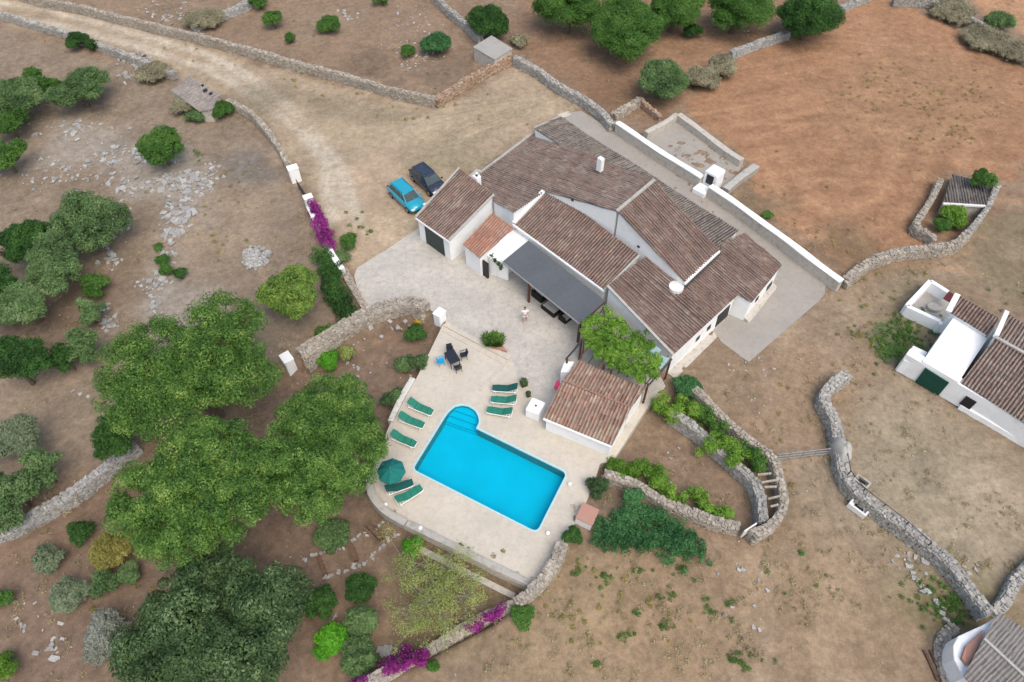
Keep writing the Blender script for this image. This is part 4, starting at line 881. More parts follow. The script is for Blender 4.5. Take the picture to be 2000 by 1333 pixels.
# pen with tiled roof (right)
pn = empty('animal_pen', (*at(1890,380)[:2], 0), 'low pen with a weathered tile roof at the right of the ploughed field', 'animal pen')
rs = plane_pts((1845,395), 1.5, R(70), R(8), [(1842,398),(1925,403),(1950,362),(1860,341)])
tiles('roof', [rs[0]], (rs[1:]), M['tileback'], pn); block(rs[0], rs[1:], pn, M['mortared'], -0.1, 0.1)
strip(rs[0][0], rs[0][1], 0.2, 0.16, pn, M['oldwhite'], 'eave_trim', -0.02)

# right-hand farm building
FB = empty('farm_building', (*at(1900,760)[:2], 0), 'white farm building with flat white roof, green door and tile roofs at the right', 'farm building')
FU, FV = UA, R(45); fSW = FV+math.pi
FZ = 2.16
T = [at(1865,616,FZ), at(1929,661,FZ), at(1872,747,FZ), at(1802,706,FZ)]
MB().prism(T, [(*p[:2], 0) for p in T]).build('flat_roofed_room', M['whiteroof'], FB, bevel=0.02)
T2 = [at(1784,675,1.45), at(1812,688,1.45), at(1793,716,1.45), at(1765,703,1.45)]
MB().prism(T2, [(*p[:2], 0) for p in T2]).build('side_block', M['white'], FB, bevel=0.03)
s1 = roof((1876,748), 2.08, fSW, R(16), [[(1876,748),(2100,890),(2160,780),(1944,660)]], FB, M['tilegrey'], inset=0.05)
s2 = roof((1856,611), 2.5, fSW, R(14), [[(1856,611),(1930,657),(1951,621),(1874,577)]], FB, M['tile'])
rd = s1[0][0][3]
s3p = plane_pts(at_anchor(rd), rd[2], FV, R(10), [(1944,658),(2160,778),(2190,735),(1964,612)])
tiles('roof', [s3p[0]], s3p[1:], M['tilegrey'], FB); block(s3p[0], s3p[1:], FB, M['white'], 0, 0.06)
strip(s1[0][0][3], s1[0][0][2], 0.25, 0.12, FB, M['cement'], 'ridge', 0.06)
strip(s3p[0][3]+[0, 0, 0.05], s3p[0][0]+[0, 0, 0.02], 0.3, 0.3, FB, M['white'], 'parapet', 0.05)
strip(s2[0][0][3]-U*0.15+[0, 0, -0.1], s2[0][0][0]-U*0.15+[0, 0, -0.1], 0.4, 0.25, FB, M['white'], 'parapet', 0.05)
fA, fB = at(1787,746)[:2], at(1833,773)[:2]; fd = (fB-fA)/np.linalg.norm(fB-fA); fn = np.array([fd[1], -fd[0]]); fn = fn if fn[1] < 0 else -fn
fw0, fw1 = fA-fd*1.6, fA+fd*16
MB().prism([(*(fw0-fn*0.0), 2.0), (*(fw1), 2.0), (*(fw1-fn*0.6), 2.12), (*(fw0-fn*0.6), 2.12)], [(*fw0, 0), (*fw1, 0), (*(fw1-fn*0.6), 0), (*(fw0-fn*0.6), 0)]).build('front_wall', M['white'], FB, bevel=0.02)
bw0 = fA+fd*3.3
MB().prism([(*(bw0+fn*0.0), 0.5), (*(fw1), 0.5), (*(fw1+fn*0.12), 0.42), (*(bw0+fn*0.12), 0.42)], [(*bw0, -0.05), (*fw1, -0.05), (*(fw1+fn*0.15), -0.05), (*(bw0+fn*0.15), -0.05)]).build('footing', M['white'], FB)
panel(None, (fA, fB), [(1807,720),(1853,749),(1833,773),(1787,746)], M['greendoor'], 'door', FB, 0.09)
panel(None, (fA, fB), [(1887,775),(1907,787),(1893,801),(1873,789)], M['dark'], 'window', FB, 0.09)
# walled yard of the farm building
pen = empty('walled_yard', (*at(1810,600)[:2], 0), 'small white walled yard with dirty floor at the corner of the farm building', 'walled yard')
yd = [at(1772,597,1.1), at(1818,548,1.1), at(1853,570,1.1)]; zz = 1.1
y4 = at(1838,627,1.1)
for a, b in ((yd[0], yd[1]), (yd[1], yd[2]), (yd[0], y4)):
    d_ = (b-a)/np.linalg.norm(b-a); MB().beam(a-[0, 0, zz/2]-d_*0.0, b-[0, 0, zz/2], 0.36, zz).build('wall', M['white'], pen, bevel=0.03)
MB().beam(y4-[0, 0, zz/2]+V*0.0, s2[0][0][0]*[1, 1, 0]+[0, 0, zz/2], 0.3, zz-0.01).build('wall', M['white'], pen, bevel=0.02)
fl = [yd[0]*[1, 1, 0]+[0, 0, 0.05], yd[1]*[1, 1, 0]+[0, 0, 0.05], yd[2]*[1, 1, 0]+[0, 0, 0.05], at(1866,580,0.05), at(1862,605,0.05), y4*[1, 1, 0]+[0, 0, 0.05]]
MB().prism(fl, [p-np.array([0, 0, 0.1]) for p in fl]).build('floor', M['concrete'], pen)
g0_ = at(1853,570,1.3); g1_ = at(1868,580,1.3); t_ = [at(1853,569,1.35), at(1868,579,1.35), at(1858,592,1.2), at(1842,583,1.2)]
MB().prism(t_, [p-np.array([0, 0, 0.05]) for p in t_]).build('door', M['maroon'], pen)
p = at(1826,600,0.3); MB().prism([(p[0]+0.6*math.cos(t), p[1]+0.45*math.sin(t), 0.35) for t in np.linspace(0, 6.28, 14)[:-1]], [(p[0]+0.6*math.cos(t), p[1]+0.45*math.sin(t), 0) for t in np.linspace(0, 6.28, 14)[:-1]]).build('round_slab', M['cement'], pen)

# grey-roofed shed bottom right
GS = empty('grey_roofed_shed', (*at(1950,1270)[:2], 0), 'shed with broad grey tile roof and curved white wall in the bottom right corner', 'shed')
u3 = math.atan2(*(at(2000,1322,2.6)-at(1921,1248,2.6))[[1, 0]]); dnl = u3-math.pi/2
if math.cos(dnl) > 0: dnl += math.pi
rz_ = 2.6
f1 = plane_pts((1921,1248), rz_, dnl, R(13), [(1921,1248),(2040,1358),(2000,1440),(1880,1322)])
f2 = plane_pts((1921,1248), rz_, dnl+math.pi, R(10), [(1921,1248),(2040,1358),(2110,1300),(1951,1197),(1938,1214)])
tiles('roof', [f1[0]], f1[1:], M['greyroof'], GS, amp=0.03, period=0.2); block(f1[0], f1[1:], GS, M['white'], -0.1, 0.1)
tiles('roof', [f2[0]], f2[1:], M['greyroof'], GS, amp=0.03, period=0.2); block(f2[0], f2[1:], GS, M['white'], -0.1, 0.1)
strip(f1[0][0], f1[0][1], 0.16, 0.10, GS, M['cement'], 'ridge', 0.05)
ww = [at(1936,1214,2.2), at(1871,1243,1.7), at(1862,1262,1.7), at(1863,1288,1.7), at(1884,1325,1.9), at(1906,1330,1.9)]
MB().prism(ww, [(*p[:2], -0.1) for p in ww]).build('curved_wall', M['white'], GS, bevel=0.03)
ww = [at(1922,1230,2.28), at(1886,1262,1.95), at(1878,1286,1.95), at(1887,1300,1.95), at(1900,1285,2.1)]
MB().prism([p+[0, 0, 0.05] for p in ww], [p-np.array([0, 0, 0.6]) for p in ww]).build('tile_fillet', M['brick'], GS)

# passage beams, gates, troughs
for k_, (a, b) in enumerate([((1487,943),(1517,938)),((1493,952),(1517,951)),((1500,975),(1525,969)),((1505,990),(1520,986)),((1480,928),(1506,925))]):
    tag(MB().beam(at(*a, 1.35), at(*b, 1.35), 0.12, 0.12).build('wooden_beam', M['oldwood'], loc=(*at(*a)[:2], 0)),
        'grey beam laid across the narrow walled passage, %s from the vine end' % ['second', 'third', 'fourth', 'fifth', 'first'][k_], 'beam', 'beams over the passage')
tag(MB().beam(at(1450,1044,0.55), at(1474,1028,0.55), 0.07, 1.0).build('plot_gate', M['plastw'], loc=(*at(1460,1040)[:2], 0)), 'white board gate at the bottom entrance of the vine plot', 'gate')
ga, gb = at(1521,888,1.1), at(1622,877,1.1)
mg = empty('field_gate', (*ga[:2], 0), 'long thin pale metal field gate between the passage wall and the right-hand stone wall', 'gate')
for z_ in (1.1, 0.75, 0.4): MB().beam((*ga[:2], z_), (*gb[:2], z_), 0.05, 0.05).build('rail', M['galv'], mg)
for t in (0, 0.25, 0.5, 0.75, 1): p = ga*(1-t)+gb*t; MB().beam((*p[:2], 0.2), (*p[:2], 1.15), 0.05, 0.05).build('upright', M['galv'], mg)
def trough(px, py, lx, ly, h, ang, label, mat='plastw'):
    p = at(px, py, h); r = empty('water_trough', (p[0], p[1], 0), label, 'trough'); mb = MB()
    mb.box((p[0], p[1], 0), lx*0.98, ly*0.98, h*0.5, ang)
    ca, sa = math.cos(ang), math.sin(ang)
    for s_ in (-1, 1):
        mb.box((p[0]-sa*s_*(ly/2-0.06), p[1]+ca*s_*(ly/2-0.06), 0), lx, 0.12, h, ang); mb.box((p[0]+ca*s_*(lx/2-0.06), p[1]+sa*s_*(lx/2-0.06), 0), 0.12, ly-0.25, h-0.01, ang)
    mb.build('basin', M[mat], r); MB().box((p[0], p[1], h*0.52), lx*0.5, ly*0.7, 0.02, ang).build('water', M['dark'], r)
trough(1681,988, 1.25, 0.85, 0.5, UA, 'white concrete water trough on the left side of the long winding wall')
trough(1685,940, 1.0, 0.6, 0.5, UA, 'small pale trough with black inside on the yard side of the winding wall', 'cement')
fz = empty('railing', (*at(1745,1000)[:2], 0), 'thin rusty wire railing along the yard side of the long winding wall', 'railing')
rp = [(1655,880,1.5),(1662,920,1.5),(1690,955,1.5),(1730,985,1.5),(1775,1020,1.5),(1820,1060,1.5)]
MB().tube([at(*q) for q in rp], 0.03, 6).tube([at(q[0], q[1], 1.0) for q in rp], 0.03, 6).build('rail', M['metal'], fz)
for q in rp: p = at(*q); MB().beam((*p[:2], 0), (*p[:2], 1.5), 0.06, 0.06).build('post', M['metal'], fz)
pl = at(1805,1270,0.1); pl2 = at(1832,1330,0.1)
for o_, nm in ((0, 'left'), (0.35, 'right')):
    tag(MB().beam(pl+[o_, 0, 0], pl2+[o_, 0, 0], 0.14, 0.1).build('timber_pole', M['sleeper'], loc=(*pl[:2], 0)), 'dark timber pole lying on the ground near the bottom right shed, %s of two' % nm, 'pole', 'poles on the ground')

# garden stairway
for k_, (a, b, lb) in enumerate([((622,1088),(636,1124), 'lowest'), ((683,1064),(697,1100), 'second lowest'), ((720,1032),(748,1060), 'second highest'), ((748,1000),(784,1018), 'highest')]):
    A_, B_ = G(*a), G(*b); zz_ = GD+0.05+0.25*k_
    tag(MB().beam((*A_[:2], zz_), (*B_[:2], zz_), 0.3, 0.22+0.1*k_).build('sleeper_step', M['sleeper'], loc=(*A_[:2], GD)), 'dark timber sleeper step of the garden path below the terrace, ' + lb, 'step', 'sleeper steps of the garden path')
def stone_line(pxs, label, size=0.105, name='path_edging', mat='rock', cat='stone edging', n=1, spread=0.1, z=0.0):
    KD = 'stuff'
    pts = [G(*q)[:2] for q in pxs]; c, t = resample(cat_rom(pts, 0.5), size*1.9); C = []; 
    for p in c:
        for _ in range(n): q = p+rng.normal(0, spread, 2); C.append((q[0], q[1], float(hgt(q[0], q[1])[0])+0.04+z))
    C = np.array(C); k = len(C); a = rng.random(k)*6.28; Tt = np.column_stack([np.cos(a), np.sin(a), 0*a]); Nn = np.column_stack([-np.sin(a), np.cos(a), 0*a]); Uu = np.tile([0, 0, 1.], (k, 1))
    S = np.column_stack([rng.uniform(0.6, 1.2, k)*size, rng.uniform(0.5, 1.0, k)*size, rng.uniform(0.4, 0.8, k)*size]); Vv, F = stones(C, Tt, Nn, Uu, S, 0.22)
    mb = MB(); mb.addn(Vv, F); mb.recalc = False; return tag(mb.build(name, M[mat], loc=(*c[len(c)//2], GD)), label, cat, kind=KD)
stone_line([(775,1000),(735,1030),(700,1050),(650,1078),(595,1092)], 'row of pale stones edging the upper side of the garden path')
stone_line([(788,1030),(760,1052),(735,1080),(690,1110),(630,1128)], 'row of pale stones edging the lower side of the garden path')
stone_line([(1780,1120),(1800,1150),(1835,1180),(1850,1215)], 'line of loose pale stones near the green patch by the bottom right shed', 0.14)
# fire pit
stone_line([(485,495),(500,486),(517,492),(522,505),(514,520),(498,524),(483,512),(485,495)], 'ring of grey stones round the pale ash circle', 0.16, 'stone_ring', 'stonegrey', 'stone ring', 3, 0.2)
stone_line([(490,500),(503,496),(512,505),(505,514),(494,510)], 'pale heap of rubble inside the stone ring', 0.14, 'rubble_heap', 'rock', 'rubble', 9, 0.35)
bc = at(1636,893)[:2]; Vb = []; Fb = []
for i in range(9):
    ph_ = math.pi*(i/8)*0.62; 
    for k in range(16): t = 2*math.pi*k/16; w_ = math.sin(ph_)*(1+0.10*math.sin(3*t+1)+0.06*math.sin(5*t)); Vb.append((bc[0]+0.62*w_*math.cos(t), bc[1]+1.0*w_*math.sin(t), 1.75*(math.cos(ph_)*0.5+0.5)*(1+0.03*math.sin(4*t))-0.1))
for i in range(8):
    for k in range(16): Fb.append((i*16+k, i*16+(k+1) % 16, (i+1)*16+(k+1) % 16, (i+1)*16+k))
for k in range(16): Vb[-16+k] = (Vb[-16+k][0], Vb[-16+k][1], -0.2)
tag(MB().add(Vb, Fb).build('boulder', M['cement'], loc=(*bc, 0), smooth=True), 'large smooth pale boulder beside the winding wall at the field gate', 'boulder')

# ---------------------------------------------------------------- loose rocks (uncountable)
def scatter(name, spots, label, cat, mat, smin, smax, flat=0.4):
    C = []; S = []
    for (x, y, rx, ry, n, sz) in spots:
        for _ in range(int(n*0.95)):
            q = rng.normal(0, 0.5, 2); p = G(x+q[0]*rx, y+q[1]*ry); s = sz*0.9*rng.uniform(0.3, 1.0)**2.0; C.append(p+[0, 0, s*flat*0.25]); S.append((s, s*rng.uniform(0.5, 0.9), s*flat*rng.uniform(0.5, 1)))
    C = np.array(C); S = np.array(S); k = len(C); a = rng.random(k)*6.28; Tt = np.column_stack([np.cos(a), np.sin(a), 0*a]); Nn = np.column_stack([-np.sin(a), np.cos(a), 0*a]); Uu = np.column_stack([rng.normal(0, .15, k), rng.normal(0, .15, k), np.ones(k)])
    Vv, F = stones(C, Tt, Nn, Uu, S, 0.28); mb = MB(); mb.addn(Vv, F); mb.recalc = False; return tag(mb.build(name, M[mat], loc=tuple(C[0])), label, cat, kind='stuff')
scatter('limestone_outcrop', [(150,255,70,22,45,.30),(205,255,40,20,25,.22),(90,315,40,20,22,.2),(60,355,60,16,26,.2),(140,340,50,22,45,.3),(235,305,60,22,70,.3),(300,310,50,15,30,.22),(255,365,60,30,70,.26),
   (310,355,50,15,40,.25),(360,350,60,26,90,.34),(385,370,40,20,55,.34),(350,415,35,30,80,.32),(335,450,26,22,60,.32),(325,500,20,25,45,.28),(312,545,20,25,40,.28),(300,590,16,20,30,.28),(410,330,26,20,30,.24),
   (215,505,18,22,32,.24),(240,440,20,20,30,.26),(205,615,24,25,32,.26),(210,635,22,18,22,.26),(275,560,20,16,15,.18),(160,770,20,8,6,.2)], 'pale limestone outcrops and rubble scattered over the left-hand scrubland', 'rock', 'rock', .2, .4)
scatter('loose_stones', [(800,50,60,50,60,.22),(805,115,50,25,40,.22),(840,95,40,20,30,.2),(680,28,40,20,30,.2),(330,30,60,25,60,.26),(130,45,60,20,0,.2),(1140,60,50,20,16,.16),(1440,65,40,20,16,.16),(1540,850,120,60,0,.1),
   (1470,720,60,40,22,.13),(1520,660,60,40,14,.12),(1450,1100,60,60,16,.14),(1470,1190,50,60,20,.15),(1780,1090,50,30,36,.22),(1870,1110,40,25,18,.2),(60,1200,60,60,14,.2),(110,1260,30,20,16,.24),(640,1190,30,30,6,.25),
   (752,1270,14,10,12,.3),(700,700,50,50,16,.2),(740,640,60,25,24,.22),(800,725,40,30,8,.2),(1360,560,400,200,0,.1),(1500,480,300,300,0,.1),(1300,900,120,80,14,.1),(680,740,30,20,6,.22),(1480,790,60,60,12,.11)], 'loose pale stones lying on the bare ground round the farm', 'stones', 'rock', .1, .3)
pb_ = []
for _ in range(260): pb_.append((rng.uniform(0, 2000), rng.uniform(0, 1333), 40, 30, 4, .07))
_p = [q for q in pb_ if not inside(np.array([at(q[0], q[1])[:2]]), slab)[0]]
scatter('pebbles', _p, 'tiny pale pebbles strewn over the bare soil', 'pebbles', 'stone', .05, .1, 0.6)
scatter('rubble_pile', [(265,120,30,16,70,.3),(285,135,40,20,60,.25),(250,150,16,12,20,.3)], 'heap of dark rubble below the road wall, left of the small shed', 'rubble', 'stonegrey', .2, .4, 0.9)

# ---------------------------------------------------------------- vegetation
def leafcloud(C, Rc, n, leaf, asp=0.45, flat=1.0, up=0.5, fill=0.35):
    """n leaves spread through clumps with centres C and radii Rc -> vertices and quads"""
    k = rng.choice(len(C), n, p=(Rc**2)/(Rc**2).sum()); d = rng.normal(0, 1, (n, 3)); d /= np.linalg.norm(d, axis=1)[:, None]
    flip = (d[:, 2] < 0) & (rng.random(n) < 0.6); d[flip, 2] *= -1
    r = Rc[k]*np.where(rng.random(n) < 0.05, 1.3, 1.0)*np.where(rng.random(n) < fill, rng.uniform(0.3, 1, n), rng.uniform(0.85, 1.08, n))
    c = C[k]+d*r[:, None]*[1, 1, flat]
    nn = d+rng.normal(0, 0.40, (n, 3))+[0, 0, up]; nn /= np.linalg.norm(nn, axis=1)[:, None]
    t = np.cross(nn, rng.normal(0, 1, (n, 3))); t /= np.linalg.norm(t, axis=1)[:, None]; b = np.cross(nn, t)
    s = leaf*rng.uniform(0.6, 1.35, n)[:, None]/2
    Vv = np.stack([c+t*s, c+b*s*asp, c-t*s, c-b*s*asp], 1); return Vv.reshape(-1, 3), np.arange(4*n).reshape(n, 4)
def crown_clumps(c, rx, ry, rz, ncl, rc, seed=0, shell=0.75, low=-0.35):
    out = []; r = np.random.default_rng(seed)
    while len(out) < ncl:
        d = r.normal(0, 1, 3); d /= np.linalg.norm(d)
        if d[2] < low: continue
        k = r.uniform(shell, 1.0) if r.random() < 0.8 else r.uniform(0.2, shell)
        out.append(c+d*k*np.array([rx, ry, rz]))
    return np.array(out), rc*r.uniform(0.5, 1.5, ncl)
def raw_leaves(name, Vv, F, mat, parent):
    me = bpy.data.meshes.new(name); off = np.array(parent.location); Vv = Vv-off; me.vertices.add(len(Vv)); me.vertices.foreach_set('co', Vv.ravel())
    me.loops.add(F.size); me.loops.foreach_set('vertex_index', F.ravel().astype(np.int32)); me.polygons.add(len(F)); me.polygons.foreach_set('loop_start', (np.arange(len(F))*F.shape[1]).astype(np.int32)); me.polygons.foreach_set('loop_total', np.full(len(F), F.shape[1], np.int32))
    me.update(); me.validate(); me.materials.append(mat); o = bpy.data.objects.new(name, me); COL.objects.link(o); o.parent = parent; return o
seedc = [10]
def tree(name, px, py, rpx, label, cat, mat, hz, leaf=0.22, dens=1.0, ry=None, rz=None, clump=None, trunk=True, lobes=None, asp=0.45, group=None, bark='bark', tr=None, flat=0.9, fill=0.3):
    """px,py: crown centre in the photo; rpx: its half width there; hz: height of the crown's centre"""
    seedc[0] += 1
    zg = float(hgt(*at(px, py, hz)[:2])[0]); c = at(px, py, zg+hz); D_ = np.linalg.norm(c-[0, 0, CH]); rad = rpx/FPX*D_*math.cos(0.3)
    ry_ = (ry or 1.0)*rad; rz_ = rz if rz else min(rad*0.8, hz*0.9)
    root = empty(name, (c[0], c[1], zg), label, cat, group); cs = []; rs = []
    if not lobes:
        ra = random.Random(seedc[0]); n_l = 3 if rpx < 30 else 5; a0 = ra.uniform(0, 6.28)
        lobes = [(0, 0, ra.uniform(0.62, 0.75), rz_*0.1)]+[(math.cos(a0+i*6.28/n_l)*ra.uniform(0.35, 0.58), math.sin(a0+i*6.28/n_l)*ra.uniform(0.35, 0.58), ra.uniform(0.38, 0.6), ra.uniform(-0.25, 0.1)*rz_) for i in range(n_l)]
    for (lx, ly, lr, lz) in lobes:
        cc = c+[lx*rad, ly*ry_, lz]; rc = clump or max(0.22, min(0.85, rad*lr*0.26)); ar = 4*3.14*(rad*lr)*(ry_*lr)*0.6
        n_ = max(7, int(ar/(rc*rc*(2.7 if rpx > 100 else 2.0)))); q, w_ = crown_clumps(cc, rad*lr-rc*0.6, ry_*lr-rc*0.6, max(0.1, rz_*lr-rc*0.4), n_, rc, seedc[0], low=-0.6); cs.append(q); rs.append(w_)
    Cl = np.vstack(cs); Rl = np.concatenate(rs); area = (4*math.pi*Rl**2).sum()*0.55
    n_ = int(dens*area/(leaf*leaf*asp*0.5)*1.15); n_ = min(n_, 110000); Vv, F = leafcloud(Cl, Rl, n_, leaf, asp, flat, fill=fill)
    raw_leaves('crown', Vv, F, M[mat], root)
    mb = MB(); base = np.array([c[0], c[1], zg-0.1])
    if trunk:
        r0 = max(0.05, rad*0.055); top = c-[0, 0, rz_*0.3]; mid = (base+top)/2+[r0, -r0, 0]
        mb.tube([base, mid, top], [r0*1.5, r0*1.1, r0*0.7], 8)
        for j in range(min(14, max(4, len(Cl)//12))):
            e = Cl[(j*7) % len(Cl)]; s_ = mid*(1-0.3)+top*0.3+rng.normal(0, .05, 3); mb.tube([s_, (s_+e)/2+[0, 0, -0.1*rad], e], [r0*0.6, r0*0.35, r0*0.12], 5)
        mb.build('trunk', M[bark], root)
    else:
        for j in range(5): e = Cl[(j*5) % len(Cl)]; mb.tube([base+[0.03*j, 0, 0], e], [0.04, 0.015], 5)
        mb.build('stems', M[bark], root)
    return root
PG_ = 'big stone pines left of the pool'
tree('pine_tree', 365,712,172, 'huge pale green stone pine, the uppermost of the three beside the pool', 'pine tree', 'pine', 6.5, 0.17, 1.0, ry=0.95, rz=2.6, clump=0.5, group=PG_, asp=0.4, lobes=[(0.30,0.50,0.52,0.5),(-0.34,0.0,0.68,0),(0.30,0.0,0.62,0.2),(-0.05,-0.42,0.58,-0.2),(0.68,-0.15,0.36,-0.5),(-0.45,-0.4,0.45,-0.5)])
tree('pine_tree', 378,960,156, 'huge pale green stone pine, the lowest of the three, above the dark oak', 'pine tree', 'pine', 6.0, 0.17, 1.0, ry=0.95, rz=2.6, clump=0.5, group=PG_, asp=0.4, lobes=[(0.1,0.35,0.68,0.4),(-0.38,-0.10,0.60,0),(0.38,-0.10,0.60,0.1),(-0.05,-0.45,0.52,-0.3)])
tree('pine_tree', 634,866,128, 'large pale green stone pine nearest the pool terrace and parasol', 'pine tree', 'pine', 5.5, 0.17, 1.0, ry=1.15, rz=2.4, clump=0.5, group=PG_, asp=0.4, lobes=[(0.0,0.45,0.66,0.1),(-0.22,-0.05,0.76,0.3),(0.33,-0.1,0.65,0.1),(-0.1,-0.55,0.6,-0.2)])
tree('evergreen_shrub', 222,848,42, 'dark green bush in the shade at the left foot of the big pines', 'bush', 'darkg', 2.2, 0.16, ry=1.4)
tree('pine_tree', 566,575,66, 'single young yellow-green pine left of the green hedge', 'pine tree', 'pine2', 2.6, 0.2, ry=0.9, lobes=[(0.15,0.35,0.62,0.2),(-0.3,0,0.6,0),(0.25,-0.35,0.6,0)])
tree('holm_oak', 425,1208,162, 'big dark holm oak with glossy leaves at the bottom left', 'oak tree', 'oak', 4.0, 0.22, ry=0.85, rz=2.6, clump=0.6, lobes=[(-0.1,0.1,0.75,0.2),(0.5,0.15,0.52,0),(-0.45,-0.35,0.6,0),(0.25,-0.55,0.6,0),(-0.15,0.5,0.45,0)])
LT = 'scrubland trees on the left'
for (x, y, r_, hz, mt, lb, kw) in [
  (25,190,62,2.6,'olive','grey-green olive tree cut by the left edge near the top', {}),
  (150,168,54,2.4,'olive','rounded olive tree in the top left scrubland, right of the edge tree', {}),
  (80,165,34,2.0,'midg','bright small tree squeezed between the two top left olives', {}),
  (12,235,38,2.0,'midg','low bright green tree at the left edge above the lone olive', {}),
  (8,303,36,2.0,'midg','green tree at the left edge beside the limestone outcrops', {}),
  (313,285,42,2.2,'midg','lone bright green tree standing among the pale rocks below the shed', {'lobes': [(0.1,0.3,0.6,0.3),(-0.3,-0.05,0.6,0),(0.3,-0.1,0.6,0),(0,-0.4,0.55,-0.2)]}),
  (172,430,64,2.6,'olive','spreading green tree beside the rock outcrop strip on the left', {'lobes': [(-0.2,0.3,0.6,0.2),(0.4,0.1,0.6,0),(-0.4,-0.3,0.5,0),(0.25,-0.5,0.5,0)]}),
  (35,465,52,2.8,'darkg','dark green tree at the left edge, above the pale grey-green one', {}),
  (92,508,62,2.6,'olive','pale grey-green tree between the dark edge tree and the spreading tree', {}),
  (45,585,62,2.6,'olive','pale green tree at the left edge below the other scrubland trees', {}),
  (-5,560,50,2.4,'darkg','very dark tree mostly cut off by the left edge', {}),
  (30,712,54,2.4,'darkg','dark blue-green tree at the left edge level with the upper pine', {}),
  (160,675,36,1.8,'olive','soft grey-green shrub left of the upper pine', {}),
  (128,698,30,1.5,'darkg','small dark green shrub left of the upper pine', {}),
  (188,555,24,1.2,'midg','small bright round bush above the upper pine', {}),
  (175,612,26,1.2,'olive','loose pale bush between the bright round bush and the rocks', {}),
  (20,845,48,2.2,'greyg','silvery half-bare tree at the left edge above the pale wall', {'dens': 0.5}),
  (80,915,38,1.9,'olive','dark spreading branch of a tree at the left, just above the pale wall', {}),
  (20,960,60,2.2,'olive','dark green tree overhanging the pale wall at the left edge', {}),
  (1110,12,62,3.2,'midg','leftmost of the big green trees along the top edge', {'lobes': [(0,0,0.8,0),(-0.5,0.1,0.5,0),(0.4,-0.2,0.5,0)]}),
  (1222,48,70,3.4,'midg','largest bright green tree along the top edge, above the enclosure', {'ry': 1.2, 'lobes': [(0,0.3,0.65,0.3),(-0.3,-0.2,0.6,0),(0.35,-0.1,0.6,0),(0,-0.6,0.5,-0.3)]}),
  (1318,10,56,3.2,'midg','green tree on the top edge just right of the largest one', {}),
  (1440,12,62,3.2,'midg','green tree on the top edge left of the dark round tree', {}),
  (1582,28,58,3.0,'darkg','dark round tree at the top corner of the ploughed field', {'ry': 1.05}),
  (1296,152,48,2.4,'olive','single grey-green tree behind the concrete court', {'ry': 1.0}),
  (958,38,42,2.2,'darkg','dark round tree behind the flat-roofed stone hut', {})]:
    if x < 200 and 'lobes' not in kw:
        rq = random.Random(int(x*3+y)); kw = dict(kw); kw['lobes'] = [(rq.uniform(-.65, .65), rq.uniform(-.65, .65), rq.uniform(.3, .5), rq.uniform(-.5, .4)) for _ in range(6)]+[(0, 0, .5, 0)]
    tree('bushy_tree', x, y, r_*1.05, lb, 'tree', mt, hz, 0.17, kw.pop('dens', 0.62 if x < 200 else 0.9), group=LT if x < 400 else None, **kw)
